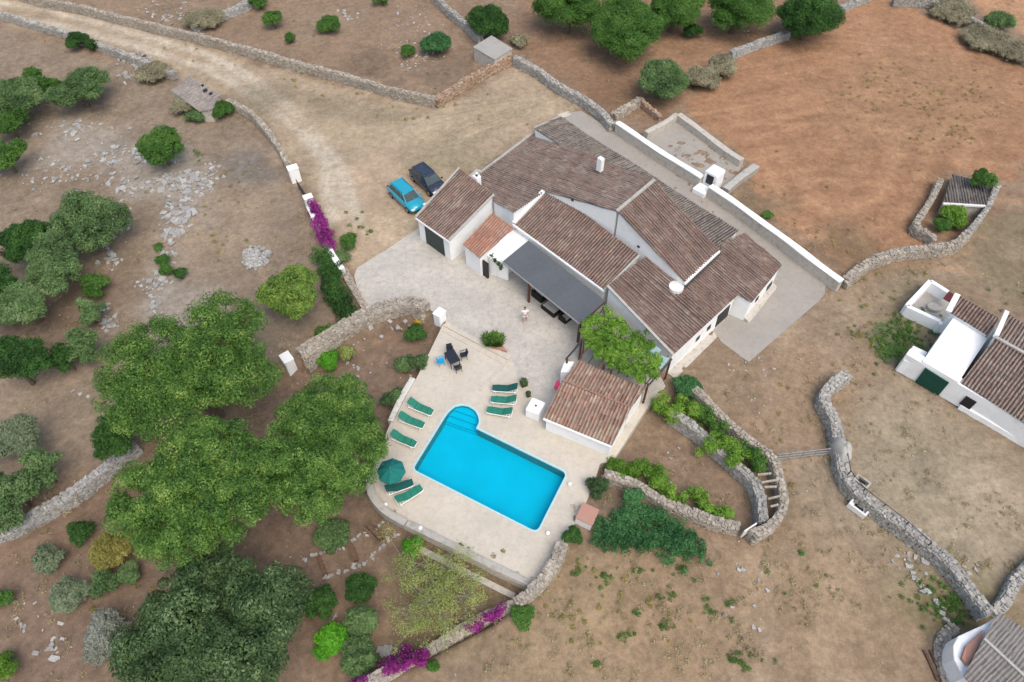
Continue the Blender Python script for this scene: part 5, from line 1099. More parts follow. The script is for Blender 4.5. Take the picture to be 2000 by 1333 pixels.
for (x, y, r_, hz, mt, lb, nm, dn) in [
  (150,78,22,1.0,'darkg','dark bush growing on the lower road wall at the top left','round_shrub',1), (178,88,13,0.7,'darkg','small dark bush tucked beside the bush on the lower road wall','round_shrub',1),
  (533,36,24,1.2,'midg','clump of green prickly leaves in the top field, left of two','prickly_shrub',.8), (645,46,26,1.0,'midg','wide clump of green prickly leaves in the top field, nearest the hut but one','prickly_shrub',.8),
  (566,74,13,0.6,'midg','smallest green plant in the top field','prickly_shrub',.8), (855,82,31,1.3,'bluegreen','round oleander-like bush left of the stone hut','prickly_shrub',1), (795,98,18,0.7,'midg','low green plant beside the pale stones in the top field','prickly_shrub',.7),
  (505,2,18,1.0,'midg','green bush at the very top edge beside the overgrown wall','prickly_shrub',.8), (745,-2,16,0.8,'midg','small green plant half out of frame at the top','prickly_shrub',.8),
  (1352,58,18,1.0,'darkg','small dark bush under the big trees at the top','round_shrub',1), (1410,125,30,1.2,'dry','grey-green dry bush at the left end of the short pale wall','dry_bush',.7), (1370,150,36,1.1,'dry','wide brown dry bush right of the single grey-green tree','dry_bush',.7),
  (1015,80,22,0.6,'dry','grey leafless bush beside the stone hut','dry_bush',.4), (355,205,26,0.8,'dry','grey twiggy bush against the small ruined shed','dry_bush',.6), (430,212,26,0.8,'midg','green creeper at the right corner of the small ruined shed','creeper',.9),
  (380,225,22,0.6,'olive','dark creeper under the eave of the small ruined shed','creeper',.8), (300,140,30,0.7,'dry','tangle of brown brush beside the rubble heap','dry_bush',.6), (400,36,36,0.9,'dry','grey brush over the top left field wall','dry_bush',.6),
  (318,510,13,0.5,'midg','small green bush in the rock strip, uppermost','round_shrub',1), (325,528,12,0.5,'midg','small green bush in the rock strip, middle','round_shrub',1), (350,535,14,0.6,'darkg','dark little bush in the rock strip, lowest','round_shrub',1), (308,482,10,0.4,'midg','tiny green bush at the head of the rock strip','round_shrub',1),
  (157,1038,23,0.9,'darkg','neat dark green round bush below the pale wall','round_shrub',1.1), (94,1090,28,0.9,'greyg','grey-green mound of santolina left of the garden','grey_shrub',1), (129,1160,33,1.0,'greyg','larger grey-green mound below the first one','grey_shrub',1),
  (212,1075,38,1.0,'yellowg','dry yellowish bush at the foot of the lowest pine','dry_shrub',.8), (202,1140,28,0.8,'olive','dark green loose bush left of the holm oak','round_shrub',.9), (248,1122,22,0.8,'olive','smaller green bush touching the holm oak','round_shrub',.9),
  (206,1245,44,1.2,'greybush','pale silver-grey round bush left of the holm oak','grey_shrub',1), (-2,1172,18,0.8,'midg','green bush cut by the left edge, lower part','round_shrub',1), (2,1305,24,0.9,'vine','bright yellow-green bush in the bottom left corner','round_shrub',1),
  (645,1250,36,1.1,'bright','vivid green round bush near the bottom edge','round_shrub',1.1), (703,1145,30,1.1,'darkg','neat dark round bush at the top of the row near the bottom','round_shrub',1.1), (702,1212,36,1.1,'olive','dark soft bush in the middle of the row near the bottom','round_shrub',1),
  (700,1285,40,1.1,'olive','large dark bush at the bottom of the row beside the vivid green one','round_shrub',1), (625,1178,34,1.1,'darkg','dark bush between the holm oak and the row of bushes','round_shrub',1), (806,1068,23,1.0,'bright','bright green bush under the terrace wall','round_shrub',1),
  (811,650,23,0.9,'darkg','dense green bush beside the yellow flowers','round_shrub',1.1), (820,706,22,0.7,'olive','grey-green bush at the terrace edge, right of two','grey_shrub',1), (793,712,22,0.7,'olive','grey-green bush at the terrace edge, left of two','grey_shrub',1),
  (637,702,28,0.9,'bright','bright green bush at the foot of the broad stone wall','round_shrub',1), (678,690,18,0.9,'paleg','thin pale bush right of the bright one by the broad wall','round_shrub',.5), (770,778,26,0.8,'olive','bush squeezed between the pine and the terrace parapet','round_shrub',1),
  (632,652,24,0.5,'midg','low green creeper along the upper side of the broad wall','creeper',1), (650,1045,40,0.35,'olive','low green ground plant under the pines','creeper',.6),
  (1343,757,30,0.8,'bluegreen','dark green round bush at the corner of the farmhouse','round_shrub',1.1), (1165,950,24,0.9,'oak','climbing shrub at the right edge of the pool terrace','round_shrub',.9), (1118,1046,22,0.8,'darkg','dark shrub left of the pump box','round_shrub',1),
  (1235,972,20,0.7,'bluegreen','small round bush inside the curved wall above the green hedge mass','round_shrub',1), 
  (1020,1205,26,0.4,'midg','green creeper outside the lower curved wall','creeper',.8), (845,1300,14,0.3,'midg','tiny creeper at the foot of the lower curved wall','creeper',.8),
  (1918,350,24,1.9,'midg','green fig bush growing over the tiled pen roof','round_shrub',.8), (1865,418,26,1.0,'vine','bright vine inside the little walled pen','vine_bush',.8), (1842,440,16,0.8,'midg','darker green plant inside the little walled pen','round_shrub',.9),
  (1955,42,26,1.0,'olive','olive-green bush behind the grey far corner wall','round_shrub',.8), (1860,20,40,0.7,'dry','brown brush along the far corner wall, left part','dry_bush',.6), (1925,75,40,0.7,'dry','brown brush along the far corner wall, middle part','dry_bush',.6), (1985,100,30,0.7,'dry','brown brush along the far corner wall, right part','dry_bush',.6),
  
  (1500,420,14,0.4,'midg','small green tuft outside the white-capped wall','round_shrub',.7), (680,470,22,0.7,'midg','green bush right of the bougainvillea on the drive','round_shrub',.7), (665,500,20,0.6,'olive','dull bush at the lower end of the bougainvillea','round_shrub',.7)]:
    tree(nm, x, y, r_, lb, 'creeper' if nm == 'creeper' else ('bush' if nm != 'weed_patch' else 'weeds'), mt, hz, 0.15 if hz > .5 else 0.13, dn, trunk=False, **({'clump': 0.13, 'rz': 0.16} if hz < .45 else {}))
# hedge by the gate wall
def hedge(name, pxs, label, cat, mat, h, wd, dens=1.0, leaf=0.15, rc=0.32, group=None, z0=0.0, nper=3.2):
    pts = []
    for q in pxs: p = at(q[0], q[1], z0+h*0.6+float(hgt(*at(q[0], q[1], z0)[:2])[0])); pts.append(p[:2])
    c, t = resample(cat_rom(pts, 0.5), 1/nper); C = []
    for p in c:
        for _ in range(int(4*wd)+2): q = p+rng.normal(0, wd*0.28, 2); g_ = float(hgt(*q)[0]); C.append((q[0], q[1], g_+z0+h*rng.uniform(0.25, 0.95)))
    C = np.array(C); Rr = rc*rng.uniform(0.7, 1.25, len(C)); n_ = int(dens*(4*math.pi*Rr**2).sum()*0.5/(leaf*leaf*0.22)); n_ = min(n_, 60000)
    root = empty(name, (*c[len(c)//2], float(hgt(*c[len(c)//2])[0])+0*z0), label, cat, group); Vv, F = leafcloud(C, Rr, n_, leaf); raw_leaves('leaves', Vv, F, M[mat], root)
    mb = MB()
    for p in c[::3]: g_ = float(hgt(*p)[0]); mb.tube([(p[0], p[1], g_-0.05), (p[0]+rng.normal(0, .15), p[1], g_+z0+h*0.7)], [0.04, 0.02], 5)
    mb.build('stems', M['bark'], root); return root
hedge('hedge', [(632,500),(645,540),(655,575),(680,612)], 'thick dark green hedge between the bougainvillea and the patio corner', 'hedge', 'darkg', 1.3, 1.5, leaf=0.17)
hedge('bougainvillea', [(612,402),(622,425),(632,455),(642,482)], 'purple bougainvillea tumbling over the white driveway wall', 'bougainvillea', 'purple', 1.5, 0.9, leaf=0.16)
capwall('driveway_wall', [(603,402),(622,440),(645,490),(668,525)], 1.0, 0.5, 'low white wall buried under the purple bougainvillea', face='oldwhite', cap='white', cat='white wall')
hedge('bougainvillea', [(925,1222),(950,1205),(975,1195)], 'purple bougainvillea patch in the middle of the lower curved wall', 'bougainvillea', 'purple', 1.4, 0.6, leaf=0.14, rc=0.25, z0=0.45)
hedge('bougainvillea', [(760,1305),(790,1292),(825,1278)], 'large purple bougainvillea on the lower curved wall near the bottom edge', 'bougainvillea', 'purple', 1.5, 1.0, leaf=0.15, z0=0.45)
hedge('bougainvillea', [(695,1335),(720,1325)], 'last bit of purple bougainvillea cut by the bottom edge', 'bougainvillea', 'purple', 1.3, 0.4, leaf=0.14, rc=0.25, z0=0.45)
hedge('oleander', [(1165,1045),(1210,1042),(1270,1052),(1320,1062),(1358,1072)], 'long low blue-green oleander mass right of the pump box', 'oleander', 'bluegreen', 0.7, 1.9, dens=0.75, leaf=0.15, rc=0.28)
hedge('oleander', [(1215,1010),(1255,1005),(1300,1020),(1335,1040)], 'blue-green oleander mass at the back, against the curved wall', 'oleander', 'bluegreen', 0.6, 1.4, dens=0.6, leaf=0.15)
VG = 'vines of the small plot'
hedge('grape_vine', [(1283,785),(1300,795),(1322,808)], 'vivid green vine mound by the house corner at the top of the plot', 'vine', 'vine', 1.9, 0.9, group=VG)
hedge('grape_vine', [(1330,775),(1350,800),(1358,822)], 'vine spilling over the outer passage wall near the house', 'vine', 'vine', 1.9, 0.6, group=VG)
hedge('grape_vine', [(1372,800),(1390,822),(1410,838)], 'looser green vine in the middle of the passage', 'vine', 'midg', 1.9, 0.6, dens=0.8, group=VG)
hedge('grape_vine', [(1380,870),(1400,862),(1425,872),(1440,890)], 'bright vine lying across both passage walls', 'vine', 'vine', 1.9, 0.9, group=VG)
hedge('grape_vine', [(1455,878),(1478,892),(1486,910)], 'green vine at the lower end of the passage, above the beams', 'vine', 'midg', 1.9, 0.7, group=VG)
hedge('grape_vine', [(1425,905),(1450,912)], 'small bright vine tuft beside the inner passage wall', 'vine', 'vine', 1.8, 0.4, group=VG)
hedge('grape_vine', [(1190,905),(1220,920),(1250,915),(1275,920),(1290,935)], 'bright vine row just below the pool house', 'vine', 'vine', 1.2, 0.8, group=VG)
hedge('grape_vine', [(1275,940),(1300,955),(1325,970)], 'bright vine row behind the curved wall, next to the pool house row', 'vine', 'vine', 1.2, 0.7, group=VG)
hedge('grape_vine', [(1358,962),(1375,980),(1400,1000),(1420,1005)], 'bright vine row at the lower end of the curved wall', 'vine', 'vine', 1.2, 0.6, group=VG)
# vine on the pergola
root = empty('pergola_vine', (*at(1210,690)[:2], 0), 'green grapevine covering the pergola beside the farmhouse', 'vine')
C = []
pgp = np.array([at(*q, 2.75)[:2] for q in [(1128,645),(1150,612),(1186,595),(1225,640),(1262,650),(1290,700),(1284,730),(1250,745),(1210,725),(1150,680),(1125,672)]])
while len(C) < 200:
    p = pgp.min(0)+rng.random(2)*(pgp.max(0)-pgp.min(0))
    if inside(p[None], pgp)[0] and vnoise(p[None], 0.9, 9)[0] > 0.27: C.append((*p, 2.7+rng.normal(0, .12)))
C = np.array(C); Rr = rng.uniform(0.2, 0.42, len(C)); Vv, F = leafcloud(C, Rr, 17000, 0.17, 0.6, 0.6); raw_leaves('leaves', Vv, F, M['vine'], root)
for q in ((1140,660),(1200,690),(1262,735),(1180,610)): p = at(*q, 2.6); MB().tube([(p[0], p[1], 0), (p[0]+.1, p[1], 1.3), (p[0], p[1], 2.6)], [0.06, 0.05, 0.03], 6).build('stem', M['bark'], root)
# sparse pale tree with visible branches
c = at(862,1140, GD+2.2); root = empty('sparse_tree', (c[0], c[1], GD), 'wide thin tree with pale bare branches and sparse yellow-green leaves below the terrace', 'tree')
mb = MB(); tips = []; b0 = np.array([c[0]-0.2, c[1]-0.3, GD-0.1]); fk = b0+[0, 0.1, 0.9]; mb.tube([b0, fk], [0.14, 0.11], 7)
for k_ in range(16):
    a = k_*2.4+rng.normal(0, .2); L_ = rng.uniform(1.6, 3.1); e = fk+[math.cos(a)*L_, math.sin(a)*L_*0.85, rng.uniform(0.9, 2.0)]; m = (fk+e)/2+rng.normal(0, .15, 3)
    mb.tube([fk, m, e], [0.075, 0.045, 0.015], 5); tips.append(e)
    for j in range(7):
        t = rng.uniform(0.35, 1); s_ = fk*(1-t)+e*t if t > 0.5 else fk*(1-2*t)+m*2*t; e2 = s_+[rng.normal(0, .8), rng.normal(0, .8), rng.uniform(0.1, .6)]; mb.tube([s_, e2], [0.025, 0.008], 4); tips.append(e2)
mb.build('branches', M['twig'], root)
Vv, F = leafcloud(np.array(tips), rng.uniform(0.35, 0.8, len(tips)), 12000, 0.12, 0.4, 0.8, fill=1.0); raw_leaves('crown', Vv, F, M['paleg'], root)
# yellow flowers, grass planter, pots
tree('flowering_bush', 822,624,15, 'yellow flowering bush beside the white pillar at the wall end', 'bush', 'yellow', 0.5, 0.14, trunk=False)
p = at(965,664,0.0); root = empty('grass_planter', (p[0], p[1], 0), 'planter of long arching grass on the terrace beside the steps', 'planter')
lw = [at(942,655,0.18), at(964,650,0.18), at(990,686,0.18), at(960,680,0.18)]; MB().prism(lw, [(*q[:2], -0.02) for q in lw]).build('planter_box', M['brick'], root)
Vv = []; F = []
for k_ in range(900):
    b = at(rng.uniform(948, 980), rng.uniform(660, 678), 0.18); a = rng.random()*6.28; l = rng.uniform(.4, .95); o_ = np.array([math.cos(a), math.sin(a), 0]); sd_ = np.array([-math.sin(a), math.cos(a), 0])*0.025
    i = len(Vv); Vv += [b-sd_, b+sd_, b+o_*l*0.5+sd_+[0, 0, .5], b+o_*l*0.5-sd_+[0, 0, .5], b+o_*l+[0, 0, .35]]; F += [(i, i+1, i+2, i+3)]; F += [(i+3, i+2, i+4, i+4)]
f4 = np.array([f for f in F if len(set(f)) == 4]); raw_leaves('grass_blades', np.array(Vv), f4, M['yellowg'] if 0 else M['pine'], root)
for (x, y, r_, lb) in ((1023,748,.26,'square dark potted plant on the terrace, nearer the upper loungers'),(1032,770,.15,'tiny round dark pot on the terrace beside the white tank box')):
    p = at(x, y, 0.3); r2 = empty('flower_pot', (p[0], p[1], 0), lb, 'pot', 'pots on the terrace'); MB().box((p[0], p[1], 0.012), r_*1.7, r_*1.7, 0.32, R(20), 1.1).build('pot', M['soilpot'], r2)
    Vv, F = leafcloud(np.array([[p[0], p[1], 0.42]]), np.array([r_*1.2]), 260, 0.13, .5); raw_leaves('leaves', Vv, F, M['oak'], r2)
# weeds (uncountable tufts)
def tufts(name, spots, label, mat, s=0.16):
    per = 12 if mat == 'straw' else 26
    C = []; 
    for (x, y, rx, ry, n) in spots:
        for _ in range(n): q = rng.normal(0, 0.45, 2); C.append(G(x+q[0]*rx, y+q[1]*ry)+[0, 0, 0.06])
    C = np.array(C); Vv, F = leafcloud(C, rng.uniform(0.08, 0.22, len(C)), len(C)*per, 0.12, 0.4, 0.6); root = empty(name, C[0], label, 'weeds'); root['kind'] = 'stuff'
    o = raw_leaves(name, Vv, F, M[mat], root); o.parent = None; o.location = root.location; bpy.data.objects.remove(root); return tag(o, label, 'weeds', kind='stuff')
tufts('weeds', [(1125,1110,20,16,10),(1180,1130,20,16,8),(1250,1115,60,12,8),(1300,1160,40,20,8),(1335,1110,10,8,5),(1355,1138,8,8,4),(1380,1170,12,10,5),(1225,1240,22,10,14),(1305,1220,16,8,7),(1390,1195,14,10,6),(1420,1180,10,8,5),(1165,1298,10,8,6),(1440,1290,40,25,12),
   (1455,1305,12,8,5),(1240,1200,12,8,4),(1565,1080,8,6,3),(1520,1180,300,120,10),(385,300,10,14,8),(330,400,8,8,5),(700,440,30,30,10),(1865,600,200,60,10),(1765,650,80,45,170),(1745,690,50,35,90),(1858,1182,60,50,90),(1800,1160,60,60,20)], 'small green weeds dotted over the bare ground at the lower right', 'midg')
tufts('dry_weeds', [(1750,190,160,90,80),(1850,260,100,60,40),(1900,180,80,60,30),(1500,350,300,200,20),(1650,470,80,40,14),(240,1100,200,200,20),(470,100,200,80,16),(430,350,80,80,16),(430,470,60,60,12),(1700,560,100,50,20),(1680,660,60,40,20),
   (1150,1180,200,120,50),(1500,900,100,200,20),(860,200,200,60,24),(640,170,160,50,24),(1230,60,260,60,30)], 'straw-coloured dry weeds scattered over fields and verges', 'yellowg')

gs = []
rg = random.Random(4); avoid = [pxpoly(ROAD), pxpoly(PATIO), pxpoly(DECK), pxpoly([(1040,250),(1100,222),(1200,240),(1660,560),(1460,720),(1300,760),(1200,720),(820,500),(810,420)]), pxpoly([(1765,700),(1820,545),(2100,640),(2100,930)])]
cnt = 0
while cnt < 420:
    x_, y_ = rg.uniform(-20, 2020), rg.uniform(0, 1340); q_ = np.array([at(x_, y_)[:2]])
    if vnoise(q_, 6.0, 21)[0] < 0.45 or (inside(q_, pxpoly(FIELD))[0] and rg.random() < .75) or any(inside(q_, a_)[0] for a_ in avoid): continue
    cnt += 1; gs.append((x_, y_, 26, 20, 6))
tufts('dry_grass', gs, 'short straw-brown dry grass over the bare ground everywhere', 'straw')
# ---------------------------------------------------------------- terrace furniture
def local(): m = MB(); m.world = False; return m
def kid(m, nm, mat, parent, **kw):
    o = m.build(nm, mat, None, **kw); o.parent = parent; return o
def copy_tree(o, parent=None):
    c = o.copy(); COL.objects.link(c); c.parent = parent
    for ch in o.children: copy_tree(ch, c)
    return c
def make_lounger():
    r = empty('sun_lounger', (0, 0, 0), 'x', 'sun lounger', 'sun loungers round the pool')
    m = local()
    for y in (-0.31, 0.31): m.tube([(-0.95, y*0.6, 0.33), (-0.9, y, 0.33), (0.9, y, 0.33), (1.0, y*0.75, 0.33)], 0.035, 8)
    m.tube([(1.0, -0.24, 0.33), (1.0, 0.24, 0.33)], 0.035, 8); m.tube([(-0.95, -0.19, 0.33), (-0.95, 0.19, 0.33)], 0.035, 8)
    for x in np.linspace(-0.8, 0.85, 9): m.beam((x, -0.3, 0.335), (x, 0.3, 0.335), 0.06, 0.02)
    kid(m, 'frame', M['plastw'], r)
    for x in (-0.72, 0.72):
        for y in (-0.3, 0.3): m = local(); m.tube([(x, y, 0.32), (x*1.07, y, 0.0)], [0.035, 0.025], 8); kid(m, 'leg', M['plastw'], r)
    prof = [(1.0, 0.40), (0.6, 0.40), (0.1, 0.40), (-0.15, 0.41), (-0.35, 0.50), (-0.62, 0.66), (-0.88, 0.80), (-0.98, 0.84)]
    V_ = []; F_ = []
    for i, (x, z) in enumerate(prof):
        hw = 0.29 if 0 < i < len(prof)-1 else 0.24
        for y, dz in ((-hw, -0.02), (-hw*0.96, 0.05), (0, 0.065), (hw*0.96, 0.05), (hw, -0.02), (0, -0.03)): V_.append((x, y, z+dz))
    for i in range(len(prof)-1):
        for k in range(6): F_.append((i*6+k, i*6+(k+1) % 6, (i+1)*6+(k+1) % 6, (i+1)*6+k))
    F_ += [tuple(range(6)), tuple(range((len(prof)-1)*6, len(prof)*6))]
    m = local(); m.add(V_, F_); c = kid(m, 'cushion', M['cushg'], r, smooth=False)
    m = local()
    for x, z in ((0.6, 0.468), (0.1, 0.468), (-0.35, 0.568)): m.beam((x, -0.27, z), (x, 0.27, z), 0.02, 0.012)
    kid(m, 'seam', M['cushd'], c)
    m = local(); m.beam((-0.9, -0.22, 0.72), (-0.5, -0.22, 0.36), 0.03, 0.03); m.beam((-0.9, 0.22, 0.72), (-0.5, 0.22, 0.36), 0.03, 0.03); kid(m, 'back_support', M['plastw'], r)
    return r
L0 = make_lounger(); first = True
for (h_, f_, drk, lb) in [((799,787),(845,806),0,'green sun lounger left of the pool, uppermost of three'), ((781,814),(828,831),0,'green sun lounger left of the pool, middle of three'), ((766,849),(812,868),0,'green sun lounger left of the pool, lowest of three'),
    ((1011,760),(962,757),1,'darker green sun lounger right of the round pool steps, uppermost of three'), ((1007,783),(961,779),0,'green sun lounger right of the round pool steps, middle of three'), ((1001,808),(951,799),0,'green sun lounger right of the round pool steps, lowest of three'),
    ((754,960),(806,941),1,'dark green sun lounger partly beside the parasol'), ((774,982),(823,951),0,'green sun lounger at the lower left corner of the pool terrace')]:
    o = L0 if first else copy_tree(L0); first = False
    a, b = at(*h_, 0.4), at(*f_, 0.4); c = (a+b)/2; o.location = (c[0], c[1], 0); o.rotation_euler[2] = math.atan2(b[1]-a[1], b[0]-a[0]); o['label'] = lb
    s_ = np.linalg.norm(b-a)/2.0; o.scale = (min(1.1, max(0.95, s_)),)*3
    if drk:
        for ch in o.children:
            if ch.name.startswith('cushion'): ch.data = ch.data.copy(); ch.data.materials[0] = M['cushd']
# parasol
p = at(763,917,2.1); um = empty('parasol', (p[0], p[1], 0), 'dark green parasol standing at the left corner of the terrace', 'parasol')
m = local(); n_ = 8; rr_ = 0.95; V_ = [(0, 0, 2.35)]; F_ = []
for k in range(16):
    a = 2*math.pi*k/16; r1 = rr_ if k % 2 == 0 else rr_*0.95; V_.append((r1*0.55*math.cos(a), r1*0.55*math.sin(a), 2.15 if k % 2 == 0 else 2.12)); 
for k in range(16):
    a = 2*math.pi*k/16; r1 = rr_ if k % 2 == 0 else rr_*0.92; V_.append((r1*math.cos(a), r1*math.sin(a), 1.88 if k % 2 == 0 else 1.84))
for k in range(16):
    a = 2*math.pi*k/16; r1 = rr_*1.0 if k % 2 == 0 else rr_*0.92; V_.append((r1*math.cos(a), r1*math.sin(a), 1.74))
for k in range(16):
    j = (k+1) % 16; F_.append((0, 1+k, 1+j)); F_.append((1+k, 17+k, 17+j, 1+j)); F_.append((17+k, 33+k, 33+j, 17+j))
m.add(V_, F_); cn = kid(m, 'canopy', M['parasol'], um)
m = local(); m.tube([(0, 0, 0.05), (0, 0, 2.45)], 0.025, 8); kid(m, 'pole', M['oldwood'], um)
m = local(); m.tube([(0, 0, 0.0), (0, 0, 0.1)], [0.28, 0.2], 14); kid(m, 'base', M['cement'], um)
for k in range(8): a = 2*math.pi*k/8; m = local(); m.tube([(0, 0, 2.31), (rr_*0.55*math.cos(a), rr_*0.55*math.sin(a), 2.11), (rr_*math.cos(a), rr_*math.sin(a), 1.85)], 0.012, 5); kid(m, 'rib', M['oldwood'], um)
# table
p = at(883,697,0.72); tb = empty('garden_table', (p[0], p[1], 0), 'dark grey rectangular garden table amid four chairs', 'table'); tb.rotation_euler[2] = R(-62); TA = R(-62)
m = local(); m.box((0, 0, 0.69), 1.25, 0.85, 0.04); kid(m, 'table_top', M['plastk'], tb, bevel=0.015)
for x in (-.53, .53):
    for y in (-.36, .36): m = local(); m.beam((x, y, 0), (x, y, 0.69), 0.05, 0.05); kid(m, 'leg', M['plastk'], tb)
def make_chair():
    r = empty('garden_chair', (0, 0, 0), 'x', 'chair', 'chairs round the garden table')
    m = local(); m.box((0, 0, 0.40), 0.46, 0.46, 0.05); kid(m, 'seat', M['plastk'], r, bevel=0.012)
    m = local(); m.add([(-0.23, 0.20, .45), (0.23, 0.20, .45), (0.21, 0.32, .88), (-0.21, 0.32, .88), (-0.23, 0.24, .45), (0.23, 0.24, .45), (0.21, 0.36, .88), (-0.21, 0.36, .88)], [(0, 1, 2, 3), (7, 6, 5, 4), (0, 4, 5, 1), (1, 5, 6, 2), (2, 6, 7, 3), (3, 7, 4, 0)]); kid(m, 'backrest', M['plastk'], r)
    for x in (-.24, .24):
        m = local(); m.beam((x, -0.2, .64), (x, .26, .66), .05, .03); m.beam((x, -0.2, .42), (x, -0.2, .64), .03, .03); kid(m, 'armrest', M['plastk'], r)
        for y in (-.2, .2): m = local(); m.tube([(x*0.9, y, .42), (x, y*1.15, 0)], [.022, .018], 6); kid(m, 'leg', M['plastk'], r)
    return r
ch0 = make_chair(); first = True; tc = at(883,697,0.5)
for (x, y, lb, mt) in [(879,684,'black chair on the far side of the garden table','plastk'), (905,692,'black chair on the right side of the garden table, seat towards us','plastk'), (894,717,'black chair at the lower right corner of the garden table','plastk'), (861,704,'bright blue chair on the left side of the garden table','plastb')]:
    o = ch0 if first else copy_tree(ch0); first = False; p = at(x, y, 0.5); o.location = (p[0], p[1], 0); d_ = p-tc; o.rotation_euler[2] = math.atan2(d_[1], d_[0])-math.pi/2; o['label'] = lb
    if mt == 'plastb':
        for q in o.children: q.data = q.data.copy(); q.data.materials[0] = M['plastb']
# small garden lights on the terrace
for k_, (x, y, lb) in enumerate([(1113,945,'right of the pool corner'), (1070,1041,'below the pool corner'), (753,985,'by the curved parapet'), (1060,1138,'at the bottom corner of the terrace'), (821,1031,'on the long parapet'), (856,800,'x')][:5]):
    p = at(x, y, 0.15); r2 = empty('terrace_light', (p[0], p[1], 0), 'small white terrace lamp dome ' + lb, 'garden light', 'white lamp domes on the terrace')
    MB().tube([(p[0], p[1], 0), (p[0], p[1], 0.12)], 0.09, 10).build('base', M['plastw'], r2); MB().tube([(p[0], p[1], 0.12), (p[0], p[1], 0.18), (p[0], p[1], 0.23)], [0.15, 0.13, 0.04], 12).build('dome', M['plastw'], r2)

# ---------------------------------------------------------------- cars (x forward)
def make_car(root, paint, L_=4.2, Wd=1.78, Ht=1.52):
    hx = L_/2; hw = Wd/2
    st_ = [(-hx, .42, .80, .80), (-hx+.12, .30, .92, .92), (-hx+.5, .24, .98, .98), (-1.0, .22, .99, 1.0), (0, .22, .97, 1.0), (.75, .22, .96, 1.0), (1.05, .22, .93, .99), (1.5, .24, .86, .97), (hx-.22, .28, .76, .92), (hx-.03, .36, .62, .80)]
    V_ = []; F_ = []; k = 9
    for (x, zb, zt, w_) in st_:
        w2 = hw*w_
        V_ += [(x, -w2*.88, zb), (x, -w2, zb+.18), (x, -w2, zt-.22), (x, -w2*.93, zt-.04), (x, 0, zt+.035), (x, w2*.93, zt-.04), (x, w2, zt-.22), (x, w2, zb+.18), (x, w2*.88, zb)]
    for i in range(len(st_)-1):
        for j in range(k): F_.append((i*k+j, i*k+(j+1) % k, (i+1)*k+(j+1) % k, (i+1)*k+j))
    F_ += [tuple(range(k)), tuple(range((len(st_)-1)*k, len(st_)*k))]
    m = local(); m.add(V_, F_); kid(m, 'body', paint, root, smooth=True)
    # cabin
    zb = .93; zr = Ht-.06
    bt = [(-hx+.22, .80), (-hx+.5, .84), (0.2, .86), (1.12, .80)]; tp = [(-hx+.55, .64), (-hx+.8, .68), (0.05, .70), (0.42, .66)]
    def quad(nm, pts, mat): mm = local(); mm.add(pts+[tuple(np.array(p)*[.985, .985, .985]) for p in pts], [(0, 1, 2, 3), (7, 6, 5, 4), (0, 4, 5, 1), (1, 5, 6, 2), (2, 6, 7, 3), (3, 7, 4, 0)]); return kid(mm, nm, mat, root)
    m = local(); B_ = [(bt[0][0], -.78, zb), (bt[3][0], -.78, zb), (bt[3][0], .78, zb), (bt[0][0], .78, zb)]; T_ = [(tp[0][0], -.62, zr), (tp[3][0], -.62, zr), (tp[3][0], .62, zr), (tp[0][0], .62, zr)]
    m.prism(T_, B_); kid(m, 'cabin', paint, root)
    g = 0.02
    quad('windscreen', [(bt[3][0]+g-.03, -.70, zb+.03), (bt[3][0]+g-.03, .70, zb+.03), (tp[3][0]+g+.04, .58, zr-.03), (tp[3][0]+g+.04, -.58, zr-.03)], M['screen'])
    quad('rear_window', [(bt[0][0]-g+.03, -.66, zb+.08), (bt[0][0]-g+.03, .66, zb+.08), (tp[0][0]-g-.04, .54, zr-.05), (tp[0][0]-g-.04, -.54, zr-.05)], M['glass'])
    for s in (-1, 1):
        for x0, x1, X0, X1 in ((-hx+.42, -.62, -hx+.68, -.55), (-.55, .25, -.48, .02), (.31, 1.0, .08, .38)):
            quad('side_window', [(x0, s*.79, zb+.06), (x1, s*.79, zb+.06), (X1, s*(.64), zr-.05), (X0, s*(.64), zr-.05)], M['glass'])
        m = local(); m.tube([(tp[0][0]+.1, s*.60, zr+.06), (tp[3][0]-.1, s*.60, zr+.06)], .022, 6); kid(m, 'roof_rail', M['metal'], root)
        m = local(); m.box((.95, s*(hw+.07), .92), .12, .2, .14); kid(m, 'mirror', paint, root, bevel=.02)
        m = local(); m.box((hx-.13, s*.62, .60), .2, .34, .13); kid(m, 'headlight', M['plastw'], root, bevel=.02)
        m = local(); m.box((-hx+.05, s*.68, .72), .12, .2, .2); kid(m, 'tail_light', M['maroon'], root, bevel=.02)
        for x in (-1.32, 1.32):
            m = local(); m.tube([(x, s*(hw-.2), .32), (x, s*(hw+.01), .32)], .32, 20); wl = kid(m, 'wheel', M['tyre'], root)
            m = local(); m.tube([(x, s*(hw+.0), .32), (x, s*(hw+.025), .32)], .2, 14); kid(m, 'rim', M['rim'], wl)
    m = local(); m.prism([(tp[0][0]-.03, -.62, zr+.02), (tp[3][0]+.02, -.60, zr+.02), (tp[3][0]+.1, 0, zr+.04), (tp[3][0]+.02, .60, zr+.02), (tp[0][0]-.03, .62, zr+.02)], [(tp[0][0]-.1, -.66, zr-.03), (tp[3][0]+.06, -.64, zr-.03), (tp[3][0]+.12, 0, zr-.03), (tp[3][0]+.06, .64, zr-.03), (tp[0][0]-.1, .66, zr-.03)]); kid(m, 'roof', paint, root, smooth=False)
def place_car(rear, front, label, paint, L_):
    a, b = at(*rear, .8), at(*front, .8); d_ = (b-a)/np.linalg.norm(b-a); c = a+d_*L_/2
    r = empty('parked_car', (c[0], c[1], 0), label, 'car', 'cars parked behind the garage', math.atan2(d_[1], d_[0])); make_car(r, paint, L_)
place_car((769,358),(817,402), 'turquoise blue parked hatchback with its bonnet by the garage', M['carblue'], 4.25)
